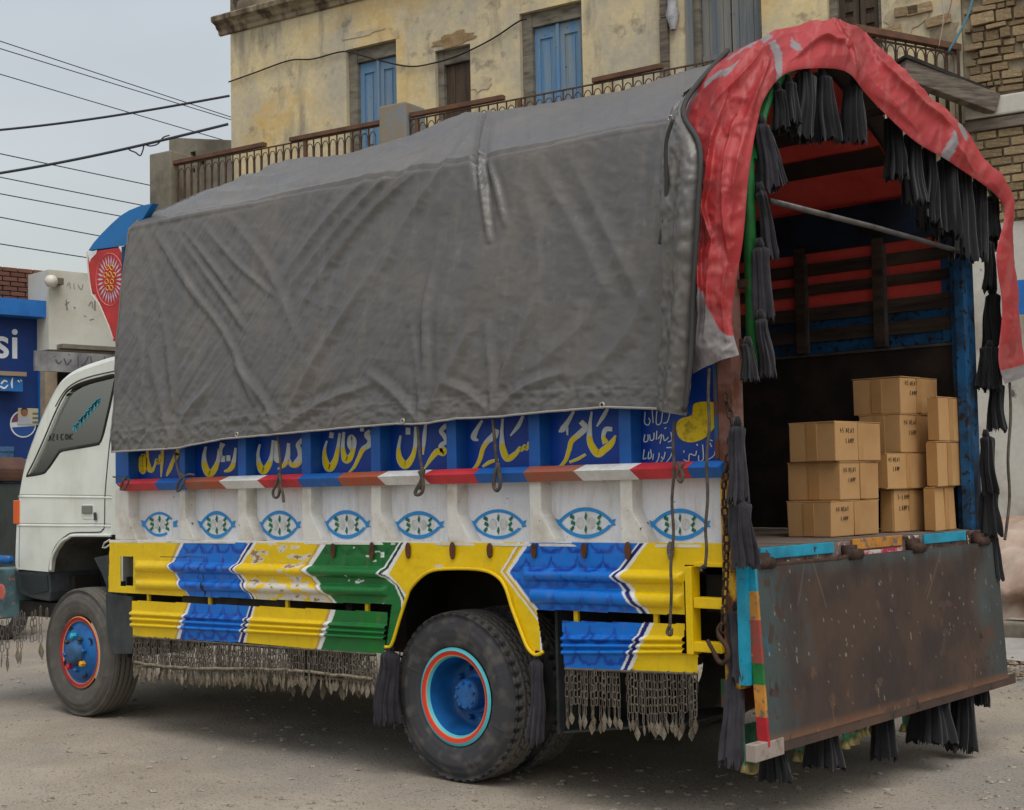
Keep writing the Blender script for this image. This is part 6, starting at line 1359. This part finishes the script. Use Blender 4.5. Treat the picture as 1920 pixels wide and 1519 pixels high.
up = [((1458, 165), (1462, 248), 46, 'small black tassel tucked under the red fold at the shoulder of the opening'), ((1478, 150), (1480, 235), 40, 'ragged black tassel between the shoulder of the opening and the wide middle tassels'), ((1512, 128), (1508, 262), 58, 'widest black tassel hanging under the peak of the red fold'), ((1540, 135), (1545, 258), 50, 'black tassel just beside the widest one under the peak'), ((1600, 150), (1600, 262), 46, 'single black tassel hanging alone before the red lining')]
for a, b, w, l in up: tassel(a, b, w, l, **TX)
near = [((1428, 225), (1444, 358), 44, 'topmost faded tassel on the green pole'), ((1440, 250), (1468, 345), 34, 'tassel hanging inward behind the topmost one on the green pole'), ((1425, 350), (1445, 490), 42, 'second faded tassel down the green pole'), ((1424, 455), (1436, 597), 38, 'third faded tassel down the green pole, beside the cross rod'), ((1426, 590), (1442, 703), 40, 'lowest faded tassel on the green pole')]
for a, b, w, l in near: tassel(a, b, w, l, m_clothg, x=.38)
tassel((1402, 640), (1402, 712), 28, 'short frayed black bunch at the foot of the green pole', x=.36)
farr = [((1676, 212), (1682, 332), 44, 'black tassel at the inner end of the dark cluster below the drooping red fold'), ((1708, 240), (1712, 390), 52, 'second tassel of the dark cluster below the drooping red fold'), ((1742, 268), (1742, 422), 52, 'third tassel of the dark cluster, over the dark blue board'), ((1772, 290), (1772, 452), 50, 'fourth tassel of the dark cluster, above the end of the cross rod'), ((1804, 308), (1802, 488), 52, 'fifth and longest tassel of the dark cluster, over the far blue post'), ((1832, 334), (1828, 478), 40, 'sixth tassel of the dark cluster, against the far edge of the opening'),
 ((1856, 375), (1856, 450), 36, 'topmost tassel of the column beside the far red flap'), ((1856, 448), (1858, 548), 38, 'second tassel of the column beside the far red flap'), ((1860, 545), (1864, 648), 42, 'third tassel of the column beside the far red flap'), ((1856, 645), (1856, 728), 42, 'tassel by the grey hem of the far red flap'), ((1866, 715), (1868, 808), 52, 'widest tassel of the far column, in front of the peeling white wall'), ((1848, 812), (1854, 922), 36, 'tassel beside the tall cartons at the far blue post'), ((1854, 915), (1860, 1005), 40, 'tassel just above the far end of the tailgate'), ((1862, 1000), (1866, 1088), 26, 'lowest narrow tassel behind the far end of the tailgate')]
for a, b, w, l in farr: tassel(a, b, w, l, x=.34)
low_ = [((1383, 790), (1386, 945), 44, 'faded tassel knotted at the corner post above the tailgate, upper one', dict(x=.33)), ((1386, 935), (1396, 1062), 52, 'wide faded tassel over the near hinge of the tailgate', dict(x=.34)), ((1380, 1135), (1386, 1270), 40, 'twisted faded tassel below the cyan stile', dict(x=.26)), ((1378, 1262), (1366, 1436), 46, 'long faded tassel hanging lowest by the grey bar end', dict(x=.24))]
for a, b, w, l, k in low_: tassel(a, b, w, l, m_clothg, **k)
tassel((731, 1214), (722, 1352), 50, 'faded tassel tied at the front foot of the rear wheel arch', m_clothg, y=.0)
tassel((1008, 1228), (1004, 1385), 40, 'faded tassel tied at the rear foot of the wheel arch', m_clothg, y=.0)
tailt = [(1452, 1365, 1458, 66, 'wide black tassel under the near end of the tailgate'), (1545, 1340, 1440, 58, 'split black tassel, second under the tailgate'), (1655, 1310, 1418, 42, 'narrow black tassel, third under the tailgate'), (1748, 1280, 1392, 68, 'wide black tassel, fourth under the tailgate'), (1808, 1270, 1405, 54, 'black tassel hanging straight near the far end of the tailgate'), (1835, 1262, 1322, 34, 'short dark bunch under the far corner of the tailgate')]
for px, t, b, w, l in tailt: tassel((px, t), (px-2, b), w, l, x=.29)
for x, y0, y1 in ((1520, 1370, 1425), (1560, 1362, 1400)):
    pass

# ------------------------------------------------------------------ cartons
def put_carton(a, ang, wy, dx, zb, h, label, text=None, tape2=True, band=None):
    """a: nearest vertical edge (x, y); rear face runs along +y turned by ang, depth runs to -x"""
    root = empty('cardboard_box', label, 'box', 'cardboard boxes stacked on the truck bed', loc=(a[0], a[1], zb), rz=ang)
    e = .003
    mb = MB().box(-dx, 0, 0, wy, .0, h); mb.v = [(x+random.uniform(-.004, .004), y+random.uniform(-.004, .004), z+random.uniform(-.003, .002)) for x, y, z in mb.v]; mb.build('carton', m_card, root, bevel=.005)
    # top flaps: two with a small gap
    MB().box(-dx-.002, .002, -.002, wy*.497, h+.0005, h+.005).build('flap', m_card, root); MB().box(-dx-.002, .002, wy*.503, wy+.002, h+.0005, h+.0045).build('flap', m_card, root)
    t0 = wy*.5-.026+random.uniform(-.02, .03)
    MB().box(.0003, .0046, t0, t0+.05, .004, h*.99).box(-dx*.999, .0, t0, t0+.05, h+.0053, h+.0062).build('tape', m_tape, root)
    MB().box(-dx*.5-.03, -dx*.5+.03, -.0046, -.0003, .004, h*.99).build('tape', m_tape, root)
    if text:
        mb = MB()
        x0, z0, s = wy*random.uniform(.06, .12), h*random.uniform(.82, .9), min(h*.11, .024)
        for li, (ln, off) in enumerate(text):
            cx = x0+off*s
            for chh in ln:
                for stq in GLY.get(chh, []):
                    pts = [(.0044, cx+(p*.72+random.uniform(-.06, .06))*s, z0-li*s*2.0-(q+random.uniform(-.05, .05))*s) for p, q in stq]
                    for p, q in zip(pts[:-1], pts[1:]): mb.beam(p, q, .0026, .0012, (1, 0, 0))
                cx += s*(.95 if chh != ' ' else .6)
            z0 -= s*.4
        mb.build('marker_lettering', m_ink, root)['kind'] = 'stuff'
    return root
H1, H2 = .196, .196
T1 = [('4X HEAT', 0), ('LAMP', 2.3)]; T2 = [('45 HEAT', 0), ('LAMP', 2.3)]; T3 = [('5-LAMP', 0), ('LAMPS', .6)]
def ya(px, py, x): return at(px, py, x=x)[1]
z0 = 1.178
def stackbox(cx_, rx_, lx_, ybot, ytop, zb, xface, ang, label, text):
    a = at(cx_, ybot, x=xface); y_, x_ = a[1], xface
    # width: end of the rear face
    d = ray(rx_, ybot-2); u = np.array([-math.sin(ang), math.cos(ang)])        # rear face direction in plan
    A = np.array([[u[0], -d[0]], [u[1], -d[1]]]); k = np.linalg.solve(A, CAM[:2]-np.array([x_, y_]))[0]
    d = ray(lx_, ybot-2); u = np.array([-math.cos(ang), -math.sin(ang)])
    A = np.array([[u[0], -d[0]], [u[1], -d[1]]]); q = np.linalg.solve(A, CAM[:2]-np.array([x_, y_]))[0]
    zt = at(cx_, ytop, x=xface)[2]; h = zt-zb
    put_carton((x_, y_), ang, abs(k)-.002, abs(q), zb, h-.008, label, text); return zt
z = stackbox(1560, 1650, 1477, 1006, 938, z0, .07, -.06, 'bottom box of the near stack of three, on the deck', T1)
z = stackbox(1577, 1649, 1479, 934, 864, z, .085, -.02, 'middle box of the near stack of three, standing a little forward', T1)
z = stackbox(1566, 1652, 1481, 860, 788, z, .075, -.07, 'top box of the near stack of three, with folded lid edge', T2)
z = stackbox(1678, 1737, 1652, 998, 916, z0, .08, -.02, 'bottom box of the middle stack, creased and standing on the deck', T3)
z = stackbox(1661, 1743, 1650, 913, 848, z, .09, -.03, 'second box up of the middle stack, half behind the near stack', T2)
z = stackbox(1690, 1757, 1612, 843, 774, z, .07, -.05, 'third box up of the middle stack, below the topmost box', T1)
z = stackbox(1690, 1758, 1600, 771, 704, z, .07, -.06, 'topmost box of all, crowning the middle stack', T2)
z = stackbox(1752, 1793, 1738, 991, 912, z0, .20, .0, 'bottom box of the far stack, beside the blue post', None)
z = stackbox(1757, 1808, 1742, 909, 826, z, .215, .0, 'middle upright box of the far stack', None)
z = stackbox(1758, 1807, 1745, 824, 742, z, .215, -.0, 'top upright box of the far stack, near the blue post', None)
